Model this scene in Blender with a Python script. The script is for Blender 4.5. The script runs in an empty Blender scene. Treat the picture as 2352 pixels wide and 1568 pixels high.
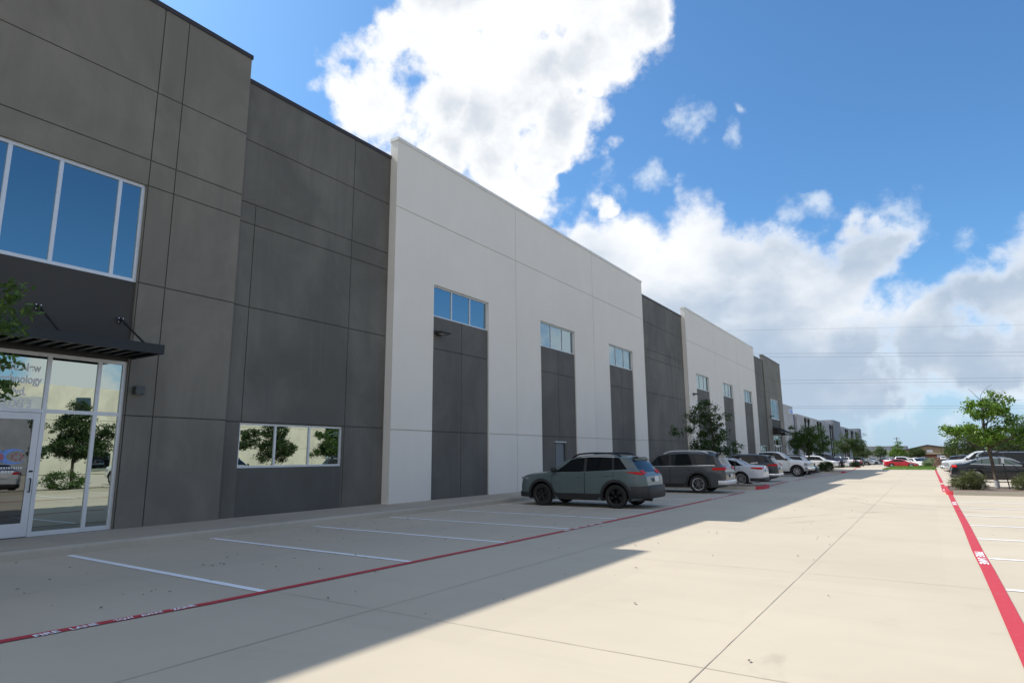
import bpy, math, random
from mathutils import Vector, Matrix
R = math.radians
rnd = random.Random(7)
S = bpy.context.scene
COL = S.collection

# ------------------------------------------------------------------ camera
F_PX, YAW, PITCH, ROLL = 1440.0, 0.579555, 0.18017, -0.0076
CAM_H = 1.65
cam_d = bpy.data.cameras.new('camera'); cam = bpy.data.objects.new('camera', cam_d); COL.objects.link(cam)
cam_d.sensor_width = 36.0; cam_d.lens = 36.0 * F_PX / 2352.0
cam_d.clip_start = 0.05; cam_d.clip_end = 6000
_f = Vector((-math.sin(YAW)*math.cos(PITCH), math.cos(YAW)*math.cos(PITCH), math.sin(PITCH)))
_r = Vector((math.cos(YAW), math.sin(YAW), 0)); _u = _r.cross(_f)
_r2 = math.cos(ROLL)*_r + math.sin(ROLL)*_u; _u2 = -math.sin(ROLL)*_r + math.cos(ROLL)*_u
M = Matrix.Identity(4)
for i in range(3):
    M[i][0] = _r2[i]; M[i][1] = _u2[i]; M[i][2] = -_f[i]
M[2][3] = CAM_H
cam.matrix_world = M
S.camera = cam
def pixdir(x, y):     # a direction in the world, for placing far clouds of the sky
    d = _f + _r2*((x-1176.0)/F_PX) - _u2*((y-784.0)/F_PX)
    return d.normalized()

# ------------------------------------------------------------------ light, sky, exposure
SUN_DIR = Vector((-0.824, -0.11, 1.0)).normalized()
SUN_EL = math.asin(SUN_DIR.z); SUN_ROT = math.atan2(SUN_DIR.x, SUN_DIR.y)
sun_d = bpy.data.lights.new('sun', 'SUN'); sun = bpy.data.objects.new('sun', sun_d); COL.objects.link(sun)
sun_d.energy = 4.5; sun_d.angle = R(0.55); sun_d.color = (1.0, 0.94, 0.84)
sun.rotation_euler = (-SUN_DIR).to_track_quat('-Z', 'Y').to_euler()
sun.location = (-40, 0, 60)
S.view_settings.view_transform = 'Standard'; S.view_settings.look = 'None'
S.view_settings.exposure = 0.35; S.view_settings.gamma = 1.0
S.render.engine = 'CYCLES'

world = bpy.data.worlds.new('World'); S.world = world; world.use_nodes = True
WT = world.node_tree; WT.nodes.clear()
def wn(t, **kw):
    n = WT.nodes.new(t)
    for k, v in kw.items(): setattr(n, k, v)
    return n
def wmath(op, a, b=None, c=None, clamp=False):
    n = wn('ShaderNodeMath', operation=op); n.use_clamp = clamp
    for i, v in enumerate((a, b, c)):
        if v is None: continue
        if isinstance(v, (int, float)): n.inputs[i].default_value = v
        else: WT.links.new(v, n.inputs[i])
    return n.outputs[0]
def wrange(v, a, b, c=0.0, d=1.0, smooth=True):
    n = wn('ShaderNodeMapRange'); n.interpolation_type = 'SMOOTHSTEP' if smooth else 'LINEAR'; n.clamp = True
    WT.links.new(v, n.inputs[0])
    for i, q in enumerate((a, b, c, d)): n.inputs[1+i].default_value = q
    return n.outputs[0]
def wmix(f, a, b):
    n = wn('ShaderNodeMix', data_type='RGBA')
    WT.links.new(f, n.inputs[0])
    for i, v in ((6, a), (7, b)):
        if isinstance(v, tuple): n.inputs[i].default_value = (*v, 1)
        else: WT.links.new(v, n.inputs[i])
    return n.outputs[2]
sky = wn('ShaderNodeTexSky', sky_type='NISHITA'); sky.sun_disc = False
sky.sun_elevation = SUN_EL; sky.sun_rotation = SUN_ROT; sky.altitude = 200
sky.air_density = 1.0; sky.dust_density = 1.3; sky.ozone_density = 2.0
tc = wn('ShaderNodeTexCoord'); DIRV = tc.outputs['Generated']
def wnoise(scale, detail, rough, off=(0, 0, 0), stretch=(1, 1, 1)):
    mp = wn('ShaderNodeMapping'); WT.links.new(DIRV, mp.inputs[0])
    mp.inputs['Location'].default_value = off; mp.inputs['Scale'].default_value = stretch
    n = wn('ShaderNodeTexNoise'); WT.links.new(mp.outputs[0], n.inputs['Vector'])
    n.inputs['Scale'].default_value = scale; n.inputs['Detail'].default_value = detail
    n.inputs['Roughness'].default_value = rough
    return n.outputs['Fac']
_w = wn('ShaderNodeTexNoise'); WT.links.new(DIRV, _w.inputs['Vector']); _w.inputs['Scale'].default_value = 6.5; _w.inputs['Detail'].default_value = 5.0
_w2 = wn('ShaderNodeVectorMath', operation='SUBTRACT'); WT.links.new(_w.outputs['Color'], _w2.inputs[0]); _w2.inputs[1].default_value = (.5, .5, .5)
_w3 = wn('ShaderNodeVectorMath', operation='MULTIPLY_ADD'); WT.links.new(_w2.outputs[0], _w3.inputs[0]); _w3.inputs[1].default_value = (.22, .22, .16); WT.links.new(DIRV, _w3.inputs[2])
WARP = _w3.outputs[0]
def blobs(lst):
    out = None
    for (px, py, rad) in lst:
        d = pixdir(px, py) if isinstance(px, (int, float)) else Vector(px).normalized()
        v = wn('ShaderNodeVectorMath', operation='DISTANCE'); WT.links.new(WARP, v.inputs[0]); v.inputs[1].default_value = d
        s = wmath('MULTIPLY_ADD', v.outputs['Value'], -1.0/rad, 1.0)
        out = s if out is None else wmath('MAXIMUM', out, s)
    return out
px = 1/1500.0
CL_A = [(1010, -10, 130*px), (1180, 20, 190*px), (1350, -60, 190*px), (1430, 20, 95*px), (900, 110, 120*px), (1000, 140, 150*px),
        (1200, 150, 190*px), (1330, 150, 120*px), (880, 220, 100*px), (950, 290, 120*px), (1130, 280, 150*px), (1290, 300, 110*px),
        (1060, 380, 130*px), (1130, 400, 120*px), (1180, 440, 105*px), (1230, 450, 85*px), (1270, 400, 70*px), (1100, 330, 120*px), (825, 60, 36*px), (1370, 220, 45*px), (1310, 360, 45*px), (970, 360, 70*px)]
CL_B = [(1330, 560, 75*px), (1450, 590, 110*px), (1565, 570, 115*px), (1650, 640, 140*px), (1500, 660, 140*px), (1790, 680, 115*px),
        (1900, 720, 130*px), (1950, 640, 70*px), (1700, 760, 150*px), (2060, 740, 110*px), (2200, 730, 120*px), (2340, 720, 115*px),
        (2480, 700, 150*px), (1850, 860, 170*px), (1800, 790, 150*px), (1420, 620, 130*px), (1950, 800, 140*px), (2150, 780, 120*px), (2000, 870, 110*px), (2300, 770, 120*px), (2050, 850, 110*px), (2260, 810, 100*px), (1990, 580, 60*px), (2400, 800, 90*px), (1380, 500, 32*px),
        (1610, 740, 160*px), (1950, 930, 110*px), (2120, 900, 60*px)]
CL_C = [(1455, 408, 55*px), (1605, 305, 52*px), (1830, 500, 75*px), (1690, 325, 40*px), (2010, 540, 85*px), (1930, 510, 85*px), (2150, 585, 60*px), (1722, 267, 30*px), (1360, 465, 75*px), (2330, 625, 70*px),
        (2330, 905, 60*px), (1280, 400, 60*px), (2100, 975, 75*px), (2200, 985, 55*px)]
CL_E_FILL = [((0.92, 0.35, 0.085), None, 0.10), ((0.85, 0.5, 0.10), None, 0.10), ((1, 0.05, 0.10), None, 0.11), ((0.75, 0.62, 0.12), None, 0.09), ((0.45, 0.88, 0.165), None, 0.09), ((0.3, 0.93, 0.13), None, 0.16),
        ((0.85, -0.55, 0.32), None, 0.36), ((0.1, -1, 0.45), None, 0.55), ((-0.6, -0.9, 0.7), None, 0.5), ((0.35, -0.35, 1), None, 0.45), ((0.75, -0.25, 0.75), None, 0.34), ((1, -0.1, 0.1), None, 0.2)]  # this row: unseen clouds behind and overhead, added as neutral fill light
n_lump = wnoise(4.5, 3.0, 0.5, (0.7, 2.2, 4.1)); n_big = wnoise(11.0, 8.0, 0.55, (3.1, 1.7, 0.4)); n_fine = wnoise(34.0, 9.0, 0.62, (1.3, 7.7, 2.2)); n_shade = wnoise(5.5, 5.0, 0.5, (9.0, 2.0, 5.0), (1, 1, 1.8))
def cen(n, k): return wmath('MULTIPLY', wmath('SUBTRACT', n, 0.5), k)
nz = wmath('ADD', wmath('ADD', cen(n_big, 1.5), cen(n_fine, 0.75)), cen(n_lump, 0.6))
fA = wmath('ADD', blobs(CL_A), wmath('MULTIPLY', nz, 0.95))
fB = wmath('ADD', blobs(CL_B), wmath('MULTIPLY', nz, 0.95))
fC = wmath('ADD', blobs(CL_C), wmath('MULTIPLY', nz, 2.4))
fE = wmath('ADD', blobs(CL_E_FILL), wmath('MULTIPLY', nz, 1.0))
mA = wrange(fA, -0.06, 0.40); mB = wrange(fB, -0.10, 0.50); mC = wmath('MULTIPLY', wrange(fC, 0.28, 1.4), 0.72); mE = wrange(fE, 0.0, 0.5)
SKY_K = 0.085
SKY_TINT = (0.84, 1.36, 1.70)
sepd = wn('ShaderNodeSeparateXYZ'); WT.links.new(DIRV, sepd.inputs[0])
puff = wmath('ADD', n_shade, wmath('MULTIPLY', cen(n_big, 1.0), 0.30))
colA = wmix(wmath('MULTIPLY', wrange(fA, 0.25, 0.95), wrange(puff, 0.37, 0.62)), (9.6, 9.7, 9.8), (6.4, 6.9, 7.6))
lowB = wrange(sepd.outputs[2], 0.34, 0.05)
gB = wmath('MULTIPLY', wrange(fB, 0.0, 0.55), wrange(wmath('ADD', wmath('ADD', puff, wmath('MULTIPLY', cen(n_lump, 1.0), 0.4)), wmath('MULTIPLY', lowB, 0.36)), 0.40, 0.86))
colB = wmix(gB, (9.3, 9.5, 9.8), (4.3, 5.3, 6.6))
tint = wn('ShaderNodeMix', data_type='RGBA', blend_type='MULTIPLY'); tint.inputs[0].default_value = 1.0
WT.links.new(sky.outputs[0], tint.inputs[6]); tint.inputs[7].default_value = (*SKY_TINT, 1)
c0 = tint.outputs[2]
hz = wrange(sepd.outputs[2], 0.26, -0.03)
c0 = wmix(wmath('MULTIPLY', hz, 0.80), c0, (5.0, 6.5, 8.3))
c0 = wmix(mC, c0, (7.8, 8.6, 9.4))
c1 = wmix(wmath('MULTIPLY', mE, 0.92), c0, (9.4, 9.5, 9.6))
c2 = wmix(wmath('MULTIPLY', mB, wrange(sepd.outputs[2], -0.01, 0.085)), c1, colB)
c3 = wmix(mA, c2, colA)
bg = wn('ShaderNodeBackground'); WT.links.new(c3, bg.inputs[0]); bg.inputs[1].default_value = SKY_K
wo = wn('ShaderNodeOutputWorld'); WT.links.new(bg.outputs[0], wo.inputs[0])

# ------------------------------------------------------------------ materials
def lin(r, g, b):
    f = lambda c: (c/255/12.92) if c/255 <= 0.04045 else ((c/255+0.055)/1.055)**2.4
    return (f(r), f(g), f(b))
class NT:
    def __init__(s, name):
        s.m = bpy.data.materials.new(name); s.m.use_nodes = True; s.t = s.m.node_tree
        s.b = s.t.nodes['Principled BSDF']; s.out = s.t.nodes['Material Output']
    def n(s, typ, **kw):
        x = s.t.nodes.new(typ)
        for k, v in kw.items(): setattr(x, k, v)
        return x
    def l(s, a, b): s.t.links.new(a, b)
    def noise(s, scale, detail=4, rough=0.55, stretch=(1, 1, 1), dist=0):
        g = s.n('ShaderNodeNewGeometry'); mp = s.n('ShaderNodeMapping'); s.l(g.outputs['Position'], mp.inputs[0]); mp.inputs['Scale'].default_value = stretch
        t = s.n('ShaderNodeTexNoise'); s.l(mp.outputs[0], t.inputs['Vector'])
        t.inputs['Scale'].default_value = scale; t.inputs['Detail'].default_value = detail; t.inputs['Roughness'].default_value = rough; t.inputs['Distortion'].default_value = dist
        return t.outputs['Fac']
    def rng(s, v, a, b, c=0., d=1.):
        r = s.n('ShaderNodeMapRange'); r.interpolation_type = 'SMOOTHSTEP'; s.l(v, r.inputs[0])
        for i, q in enumerate((a, b, c, d)): r.inputs[i+1].default_value = q
        return r.outputs[0]
    def mix(s, f, a, b, mode='MIX'):
        m = s.n('ShaderNodeMix', data_type='RGBA', blend_type=mode)
        if isinstance(f, (int, float)): m.inputs[0].default_value = f
        else: s.l(f, m.inputs[0])
        for i, v in ((6, a), (7, b)):
            if isinstance(v, tuple): m.inputs[i].default_value = (*v, 1)
            else: s.l(v, m.inputs[i])
        return m.outputs[2]
    def mul(s, a, b):
        m = s.n('ShaderNodeMath', operation='MULTIPLY')
        for i, v in enumerate((a, b)):
            if isinstance(v, (int, float)): m.inputs[i].default_value = v
            else: s.l(v, m.inputs[i])
        return m.outputs[0]
    def bump(s, h, st, d=0.01):
        b = s.n('ShaderNodeBump'); s.l(h, b.inputs['Height']); b.inputs['Strength'].default_value = st; b.inputs['Distance'].default_value = d
        s.l(b.outputs[0], s.b.inputs['Normal'])
def plain(name, col, rough=0.5, metal=0.0, var=0.06, spec=0.5, coat=0.0, scale=3.0):
    k = NT(name)
    f = k.noise(scale, 4)
    k.l(k.mix(k.rng(f, 0.3, 0.7), tuple(c*(1-var) for c in col), tuple(min(1, c*(1+var)) for c in col)), k.b.inputs['Base Color'])
    k.b.inputs['Roughness'].default_value = rough; k.b.inputs['Metallic'].default_value = metal
    k.b.inputs['Specular IOR Level'].default_value = spec; k.b.inputs['Coat Weight'].default_value = coat; k.b.inputs['Coat Roughness'].default_value = 0.03
    return k.m
def concrete(name, base, dark, scale=1.0, streak=0.6):
    k = NT(name)
    big = k.noise(0.16*scale, 5, 0.6); mid = k.noise(0.9*scale, 6, 0.65, (1, 1, 1), 0.4); st = k.noise(1.0, 5, 0.6, (0.10, 1.4, 1)); fine = k.noise(60, 3)
    c = k.mix(k.rng(big, 0.35, 0.7), base, tuple(b*0.86 for b in base))
    c = k.mix(k.mul(k.rng(st, 0.5, 0.75), streak*0.35), c, tuple(b*0.72 for b in base))
    c = k.mix(k.mul(k.rng(mid, 0.55, 0.8), 0.45), c, dark)
    c = k.mix(k.mul(fine, 0.22), c, tuple(b*0.7 for b in base))
    g0 = k.n('ShaderNodeNewGeometry'); sn = k.n('ShaderNodeVectorMath', operation='SNAP'); k.l(g0.outputs['Position'], sn.inputs[0]); sn.inputs[1].default_value = (3.65, 4.72, 50)
    wv = k.n('ShaderNodeTexWhiteNoise'); k.l(sn.outputs[0], wv.inputs[0]); c = k.mix(k.mul(wv.outputs[0], 0.30), c, tuple(b*0.80 for b in base))
    drip = k.noise(0.55, 4, 0.6, (1, 1, 1), 1.2); c = k.mix(k.mul(k.rng(drip, 0.66, 0.80), 0.5), c, tuple(b*0.62 for b in base))
    g = k.n('ShaderNodeNewGeometry'); v = k.n('ShaderNodeTexVoronoi'); k.l(g.outputs['Position'], v.inputs['Vector']); v.inputs['Scale'].default_value = 0.95
    sp = k.rng(v.outputs['Distance'], 0.035, 0.02)
    wn_ = k.n('ShaderNodeSeparateColor'); k.l(v.outputs['Color'], wn_.inputs[0])
    c = k.mix(k.mul(k.mul(sp, k.rng(wn_.outputs[0], 0.6, 0.7)), 0.65), c, tuple(b*0.25 for b in base))
    k.l(c, k.b.inputs['Base Color']); k.b.inputs['Roughness'].default_value = 0.85; k.b.inputs['Specular IOR Level'].default_value = 0.25
    k.bump(k.noise(38, 4), 0.12, 0.004)
    return k.m
def wallpaint(name, col, var=0.08, blotch=0.12):
    k = NT(name)
    big = k.noise(0.45, 6, 0.62, (1, 1, .8), 0.6); vert = k.noise(1.0, 5, 0.6, (1, 1.5, 0.10)); vf = k.noise(1.0, 4, 0.6, (1, 6.0, 0.25)); fine = k.noise(25, 3)
    c = k.mix(k.rng(big, 0.32, 0.70), tuple(x*(1-blotch*1.6) for x in col), tuple(x*(1+blotch) for x in col))
    c = k.mix(k.mul(k.rng(vert, 0.42, 0.75), 0.65), c, tuple(x*(1-2.6*var) for x in col))
    c = k.mix(k.mul(k.rng(vf, 0.55, 0.8), 0.5), c, tuple(min(1, x*(1+2.4*var)) for x in col))
    c = k.mix(k.mul(fine, 0.14), c, tuple(x*0.8 for x in col))
    k.l(c, k.b.inputs['Base Color']); k.b.inputs['Roughness'].default_value = 0.7; k.b.inputs['Specular IOR Level'].default_value = 0.3
    k.bump(k.noise(30, 4), 0.08, 0.003)
    return k.m
def mirror_glass(name, tint, dark=(0.01, 0.014, 0.016), refl=0.9, trans=False):
    k = NT(name)
    k.t.nodes.remove(k.b)
    gl = k.n('ShaderNodeBsdfGlossy'); gl.inputs['Color'].default_value = (*tint, 1); gl.inputs['Roughness'].default_value = 0.008
    if trans:
        d = k.n('ShaderNodeBsdfTransparent'); d.inputs['Color'].default_value = (0.30, 0.38, 0.40, 1)
    else:
        d = k.n('ShaderNodeBsdfDiffuse'); d.inputs['Color'].default_value = (*dark, 1)
    mx = k.n('ShaderNodeMixShader'); mx.inputs[0].default_value = refl
    # very slight pane distortion
    b = k.n('ShaderNodeBump'); b.inputs['Strength'].default_value = 0.05; b.inputs['Distance'].default_value = 0.02
    k.l(k.noise(0.9, 2), b.inputs['Height']); k.l(b.outputs[0], gl.inputs['Normal'])
    k.l(d.outputs[0], mx.inputs[1]); k.l(gl.outputs[0], mx.inputs[2]); k.l(mx.outputs[0], k.out.inputs[0])
    return k.m
def leafmat(name, c1, c2, c3):
    k = NT(name)
    g = k.n('ShaderNodeNewGeometry'); rp = k.n('ShaderNodeValToRGB'); k.l(g.outputs['Random Per Island'], rp.inputs[0])
    e = rp.color_ramp.elements; e[0].color = (*c1, 1); e[1].color = (*c3, 1); m = e.new(0.55); m.color = (*c2, 1)
    k.l(rp.outputs[0], k.b.inputs['Base Color']); k.b.inputs['Roughness'].default_value = 0.45; k.b.inputs['Specular IOR Level'].default_value = 0.4
    tr = k.n('ShaderNodeBsdfTranslucent'); k.l(k.mix(0.5, rp.outputs[0], (0.16, 0.26, 0.03)), tr.inputs[0])
    mx = k.n('ShaderNodeMixShader'); mx.inputs[0].default_value = 0.32
    k.l(k.b.outputs[0], mx.inputs[1]); k.l(tr.outputs[0], mx.inputs[2]); k.l(mx.outputs[0], k.out.inputs[0])
    return k.m
def emit(name, col, s):
    k = NT(name); k.b.inputs['Base Color'].default_value = (0.8, 0.8, 0.8, 1)
    k.b.inputs['Emission Color'].default_value = (*col, 1); k.b.inputs['Emission Strength'].default_value = s
    return k.m
MT = {}
MT['drive'] = concrete('drive_concrete', (0.525, 0.462, 0.370), (0.37, 0.332, 0.275))
MT['walk'] = concrete('walk_concrete', (0.45, 0.40, 0.33), (0.27, 0.25, 0.22), 2.0, 0.8)
MT['kerb'] = concrete('kerb_concrete', (0.44, 0.405, 0.34), (0.24, 0.225, 0.20), 3.0, 0.8)
MT['far_shade_dark'] = concrete('far_shade_dark', (0.10, 0.095, 0.09), (0.06, 0.06, 0.06), 1.0)  # dark colour that stands in for shade on the far ground
MT['earth'] = concrete('earth', (0.16, 0.15, 0.09), (0.10, 0.11, 0.05), 0.3)
MT['mulch'] = plain('mulch', (0.13, 0.095, 0.075), 0.95, var=0.6, scale=22)
MT['jointdark'] = plain('joint_filler', (0.22, 0.19, 0.16), 0.9, var=0.35, scale=2)
MT['joint_soft'] = plain('joint_soft', (0.40, 0.355, 0.29), 0.9, var=0.25, scale=2)
k = NT('red_paint'); _n = k.noise(2.2, 6, 0.7); _f2 = k.noise(45, 3); _ch = k.rng(k.noise(16, 5, 0.75), 0.63, 0.68)
k.l(k.mix(k.mul(k.rng(_n, 0.55, 0.8), 0.45), k.mix(k.mul(_f2, 0.3), (0.46, 0.032, 0.050), (0.38, 0.036, 0.050)), (0.46, 0.20, 0.19)), k.b.inputs['Base Color']); _bc = k.b.inputs['Base Color'].links[0].from_socket; k.l(k.mix(k.mul(_ch, 0.6), _bc, (0.50, 0.36, 0.29)), k.b.inputs['Base Color']); k.b.inputs['Roughness'].default_value = 0.7; MT['red'] = k.m
k = NT('white_marking'); _n = k.mix(1.0, k.noise(3.0, 6, 0.7), k.noise(14, 5, 0.7)) if False else k.noise(7.0, 8, 0.75)
k.l(k.mix(k.mul(k.rng(_n, 0.58, 0.8), 0.5), (0.84, 0.86, 0.90), (0.55, 0.52, 0.47)), k.b.inputs['Base Color']); k.b.inputs['Roughness'].default_value = 0.7; MT['whitemark'] = k.m
k = NT('tyre_rubber_mark'); k.t.nodes.remove(k.b); _tr = k.n('ShaderNodeBsdfTransparent'); _df = k.n('ShaderNodeBsdfDiffuse'); _df.inputs[0].default_value = (0.10, 0.09, 0.08, 1); _mx = k.n('ShaderNodeMixShader')
k.l(k.mul(k.rng(k.noise(0.9, 5, 0.6), 0.35, 0.8), 0.24), _mx.inputs[0]); k.l(_tr.outputs[0], _mx.inputs[1]); k.l(_df.outputs[0], _mx.inputs[2]); k.l(_mx.outputs[0], k.out.inputs[0]); MT['tyremark'] = k.m
MT['brownwall'] = wallpaint('brown_grey_wall_paint', (0.180, 0.167, 0.143), 0.06, 0.13)
MT['darkwall'] = wallpaint('dark_grey_wall_paint', (0.130, 0.125, 0.111), 0.09, 0.16)
MT['infill'] = wallpaint('charcoal_wall_paint', (0.118, 0.114, 0.105), 0.11, 0.13)
MT['spandrel'] = wallpaint('charcoal_spandrel', (0.052, 0.050, 0.047), 0.03, 0.05)
MT['whitewall'] = wallpaint('white_wall_paint', (0.69, 0.66, 0.61), 0.008, 0.018)
MT['jointwall'] = plain('wall_joint', (0.05, 0.048, 0.042), 0.9)
MT['jointwhite'] = plain('white_wall_joint', (0.36, 0.33, 0.24), 0.9)
MT['coping'] = plain('bronze_coping', (0.045, 0.036, 0.036), 0.5, 0.3)
MT['copingw'] = plain('white_coping', (0.62, 0.62, 0.60), 0.5)
MT['roof'] = plain('roof_membrane', (0.5, 0.5, 0.48), 0.9)
MT['alu'] = plain('clear_aluminium', (0.60, 0.62, 0.65), 0.42, 0.35, 0.03)
MT['glass_blue'] = mirror_glass('blue_reflective_glass', (0.30, 0.38, 0.41), refl=0.92)
MT['glass_lobby'] = mirror_glass('lobby_glass', (0.44, 0.50, 0.47), refl=0.9)
MT['glass_door'] = mirror_glass('door_glass', (0.16, 0.17, 0.175), refl=0.9)
MT['glass_see'] = mirror_glass('upper_lobby_glass', (0.27, 0.35, 0.38), refl=0.84, trans=True)
MT['black'] = plain('black_steel', (0.012, 0.013, 0.015), 0.42, 0.2)
MT['blackm'] = plain('black_plastic', (0.016, 0.016, 0.017), 0.55)
MT['grey_box'] = plain('grey_fixture', (0.06, 0.065, 0.07), 0.5)
MT['bolt'] = plain('bolt_zinc', (0.6, 0.6, 0.6), 0.4, 0.6)
MT['lens'] = plain('lamp_lens', (0.55, 0.55, 0.5), 0.3)
MT['steel_door'] = plain('painted_steel_door', (0.135, 0.155, 0.175), 0.5)
MT['lettering'] = plain('white_vinyl', (0.72, 0.72, 0.75), 0.5)
MT['logo_blue'] = plain('blue_vinyl', (0.16, 0.30, 0.68), 0.5)
MT['logo_pink'] = plain('pink_vinyl', (0.40, 0.13, 0.16), 0.5)
MT['interior'] = plain('dark_interior', (0.03, 0.03, 0.03), 0.9)
MT['troffer'] = emit('ceiling_light', (1, 0.97, 0.9), 14.0)
MT['grey_bldg'] = wallpaint('pale_grey_wall_paint', (0.40, 0.40, 0.41), 0.03)
MT['grey_bldg2'] = wallpaint('slate_wall_paint', (0.24, 0.255, 0.28), 0.03)
MT['blue_bldg'] = wallpaint('blue_stripe_paint', (0.07, 0.11, 0.20), 0.03)
MT['cream'] = wallpaint('cream_wall_paint', (0.62, 0.56, 0.45), 0.02)
MT['tan'] = wallpaint('tan_siding', (0.36, 0.265, 0.18), 0.03)
MT['brick'] = wallpaint('red_brick', (0.26, 0.10, 0.07), 0.1)
MT['rooftan'] = plain('brown_roof', (0.11, 0.08, 0.075), 0.8)
MT['trim'] = plain('tan_trim', (0.62, 0.50, 0.38), 0.6)
MT['signwhite'] = plain('white_sign', (0.72, 0.74, 0.78), 0.5)
MT['bark'] = plain('bark', (0.085, 0.065, 0.054), 0.9, var=0.45, scale=9)
MT['barkpale'] = plain('trunk_wrap', (0.30, 0.31, 0.33), 0.8, var=0.1)
MT['leaf'] = leafmat('oak_leaves', (0.028, 0.060, 0.014), (0.050, 0.105, 0.022), (0.095, 0.165, 0.03))
MT['leafdark'] = leafmat('live_oak_leaves', (0.016, 0.034, 0.012), (0.030, 0.058, 0.018), (0.055, 0.095, 0.022))
MT['leafbright'] = leafmat('young_oak_leaves', (0.055, 0.13, 0.018), (0.12, 0.23, 0.028), (0.20, 0.32, 0.045))
MT['bushleaf'] = leafmat('bush_leaves', (0.06, 0.075, 0.03), (0.11, 0.125, 0.05), (0.17, 0.165, 0.08))
MT['sageleaf'] = leafmat('sage_leaves', (0.13, 0.17, 0.11), (0.20, 0.25, 0.16), (0.27, 0.32, 0.2))
MT['pinkleaf'] = leafmat('pink_blossom', (0.13, 0.12, 0.07), (0.30, 0.15, 0.13), (0.42, 0.2, 0.18))
MT['grass'] = leafmat('grass_blades', (0.08, 0.16, 0.02), (0.13, 0.24, 0.03), (0.2, 0.32, 0.06))
MT['hill'] = plain('far_trees', (0.05, 0.085, 0.075), 0.95, var=0.4, scale=0.05)
MT['wire'] = plain('cable', (0.16, 0.17, 0.19), 0.6)
# vehicles
def paint(name, col, metal=0.0, rough=0.32):
    return plain(name, col, rough, metal, 0.02, 0.25, 0.55)
MT['p_teal'] = paint('teal_grey_paint', (0.088, 0.118, 0.120), 0.0)
MT['p_grey'] = paint('gunmetal_paint', (0.060, 0.062, 0.067), 0.0)
MT['p_silver'] = paint('silver_paint', (0.56, 0.58, 0.62), 0.1)
MT['p_dgrey'] = paint('charcoal_paint', (0.036, 0.040, 0.043), 0.0)
MT['p_white'] = paint('white_paint', (0.74, 0.75, 0.76))
MT['p_navy'] = paint('navy_paint', (0.018, 0.026, 0.065), 0.2)
MT['p_black'] = paint('black_paint', (0.007, 0.009, 0.012), 0.0)
MT['p_red'] = paint('red_car_paint', (0.40, 0.012, 0.022), 0.1)
MT['p_maroon'] = paint('maroon_paint', (0.10, 0.008, 0.014), 0.1)
MT['p_midgrey'] = paint('mid_grey_paint', (0.17, 0.18, 0.19), 0.3)
MT['carglass'] = plain('car_glass', (0.006, 0.008, 0.010), 0.03, 0.0, 0.0, 0.35)
MT['carglass2'] = plain('clear_car_glass', (0.05, 0.075, 0.075), 0.03, 0.0, 0.0, 0.6)
MT['tyre'] = plain('tyre_rubber', (0.014, 0.014, 0.014), 0.85)
MT['rim_black'] = plain('black_rim', (0.055, 0.055, 0.058), 0.22, 0.7)
MT['rim_silver'] = plain('alloy_rim', (0.62, 0.62, 0.63), 0.3, 0.25)
MT['chrome'] = plain('chrome', (0.72, 0.72, 0.72), 0.12, 1.0, 0.0)
MT['taillight'] = plain('red_lens', (0.52, 0.010, 0.012), 0.45, 0, 0.05, 0.15)
MT['amber'] = plain('amber_lens', (0.65, 0.22, 0.02), 0.2)
MT['headlight'] = plain('headlight_lens', (0.34, 0.35, 0.37), 0.12, 0.3, 0.02, 0.9, 0.5)
MT['plate'] = plain('licence_plate', (0.66, 0.67, 0.70), 0.5)
MT['seam'] = plain('door_gap', (0.008, 0.008, 0.008), 0.9)

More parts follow.
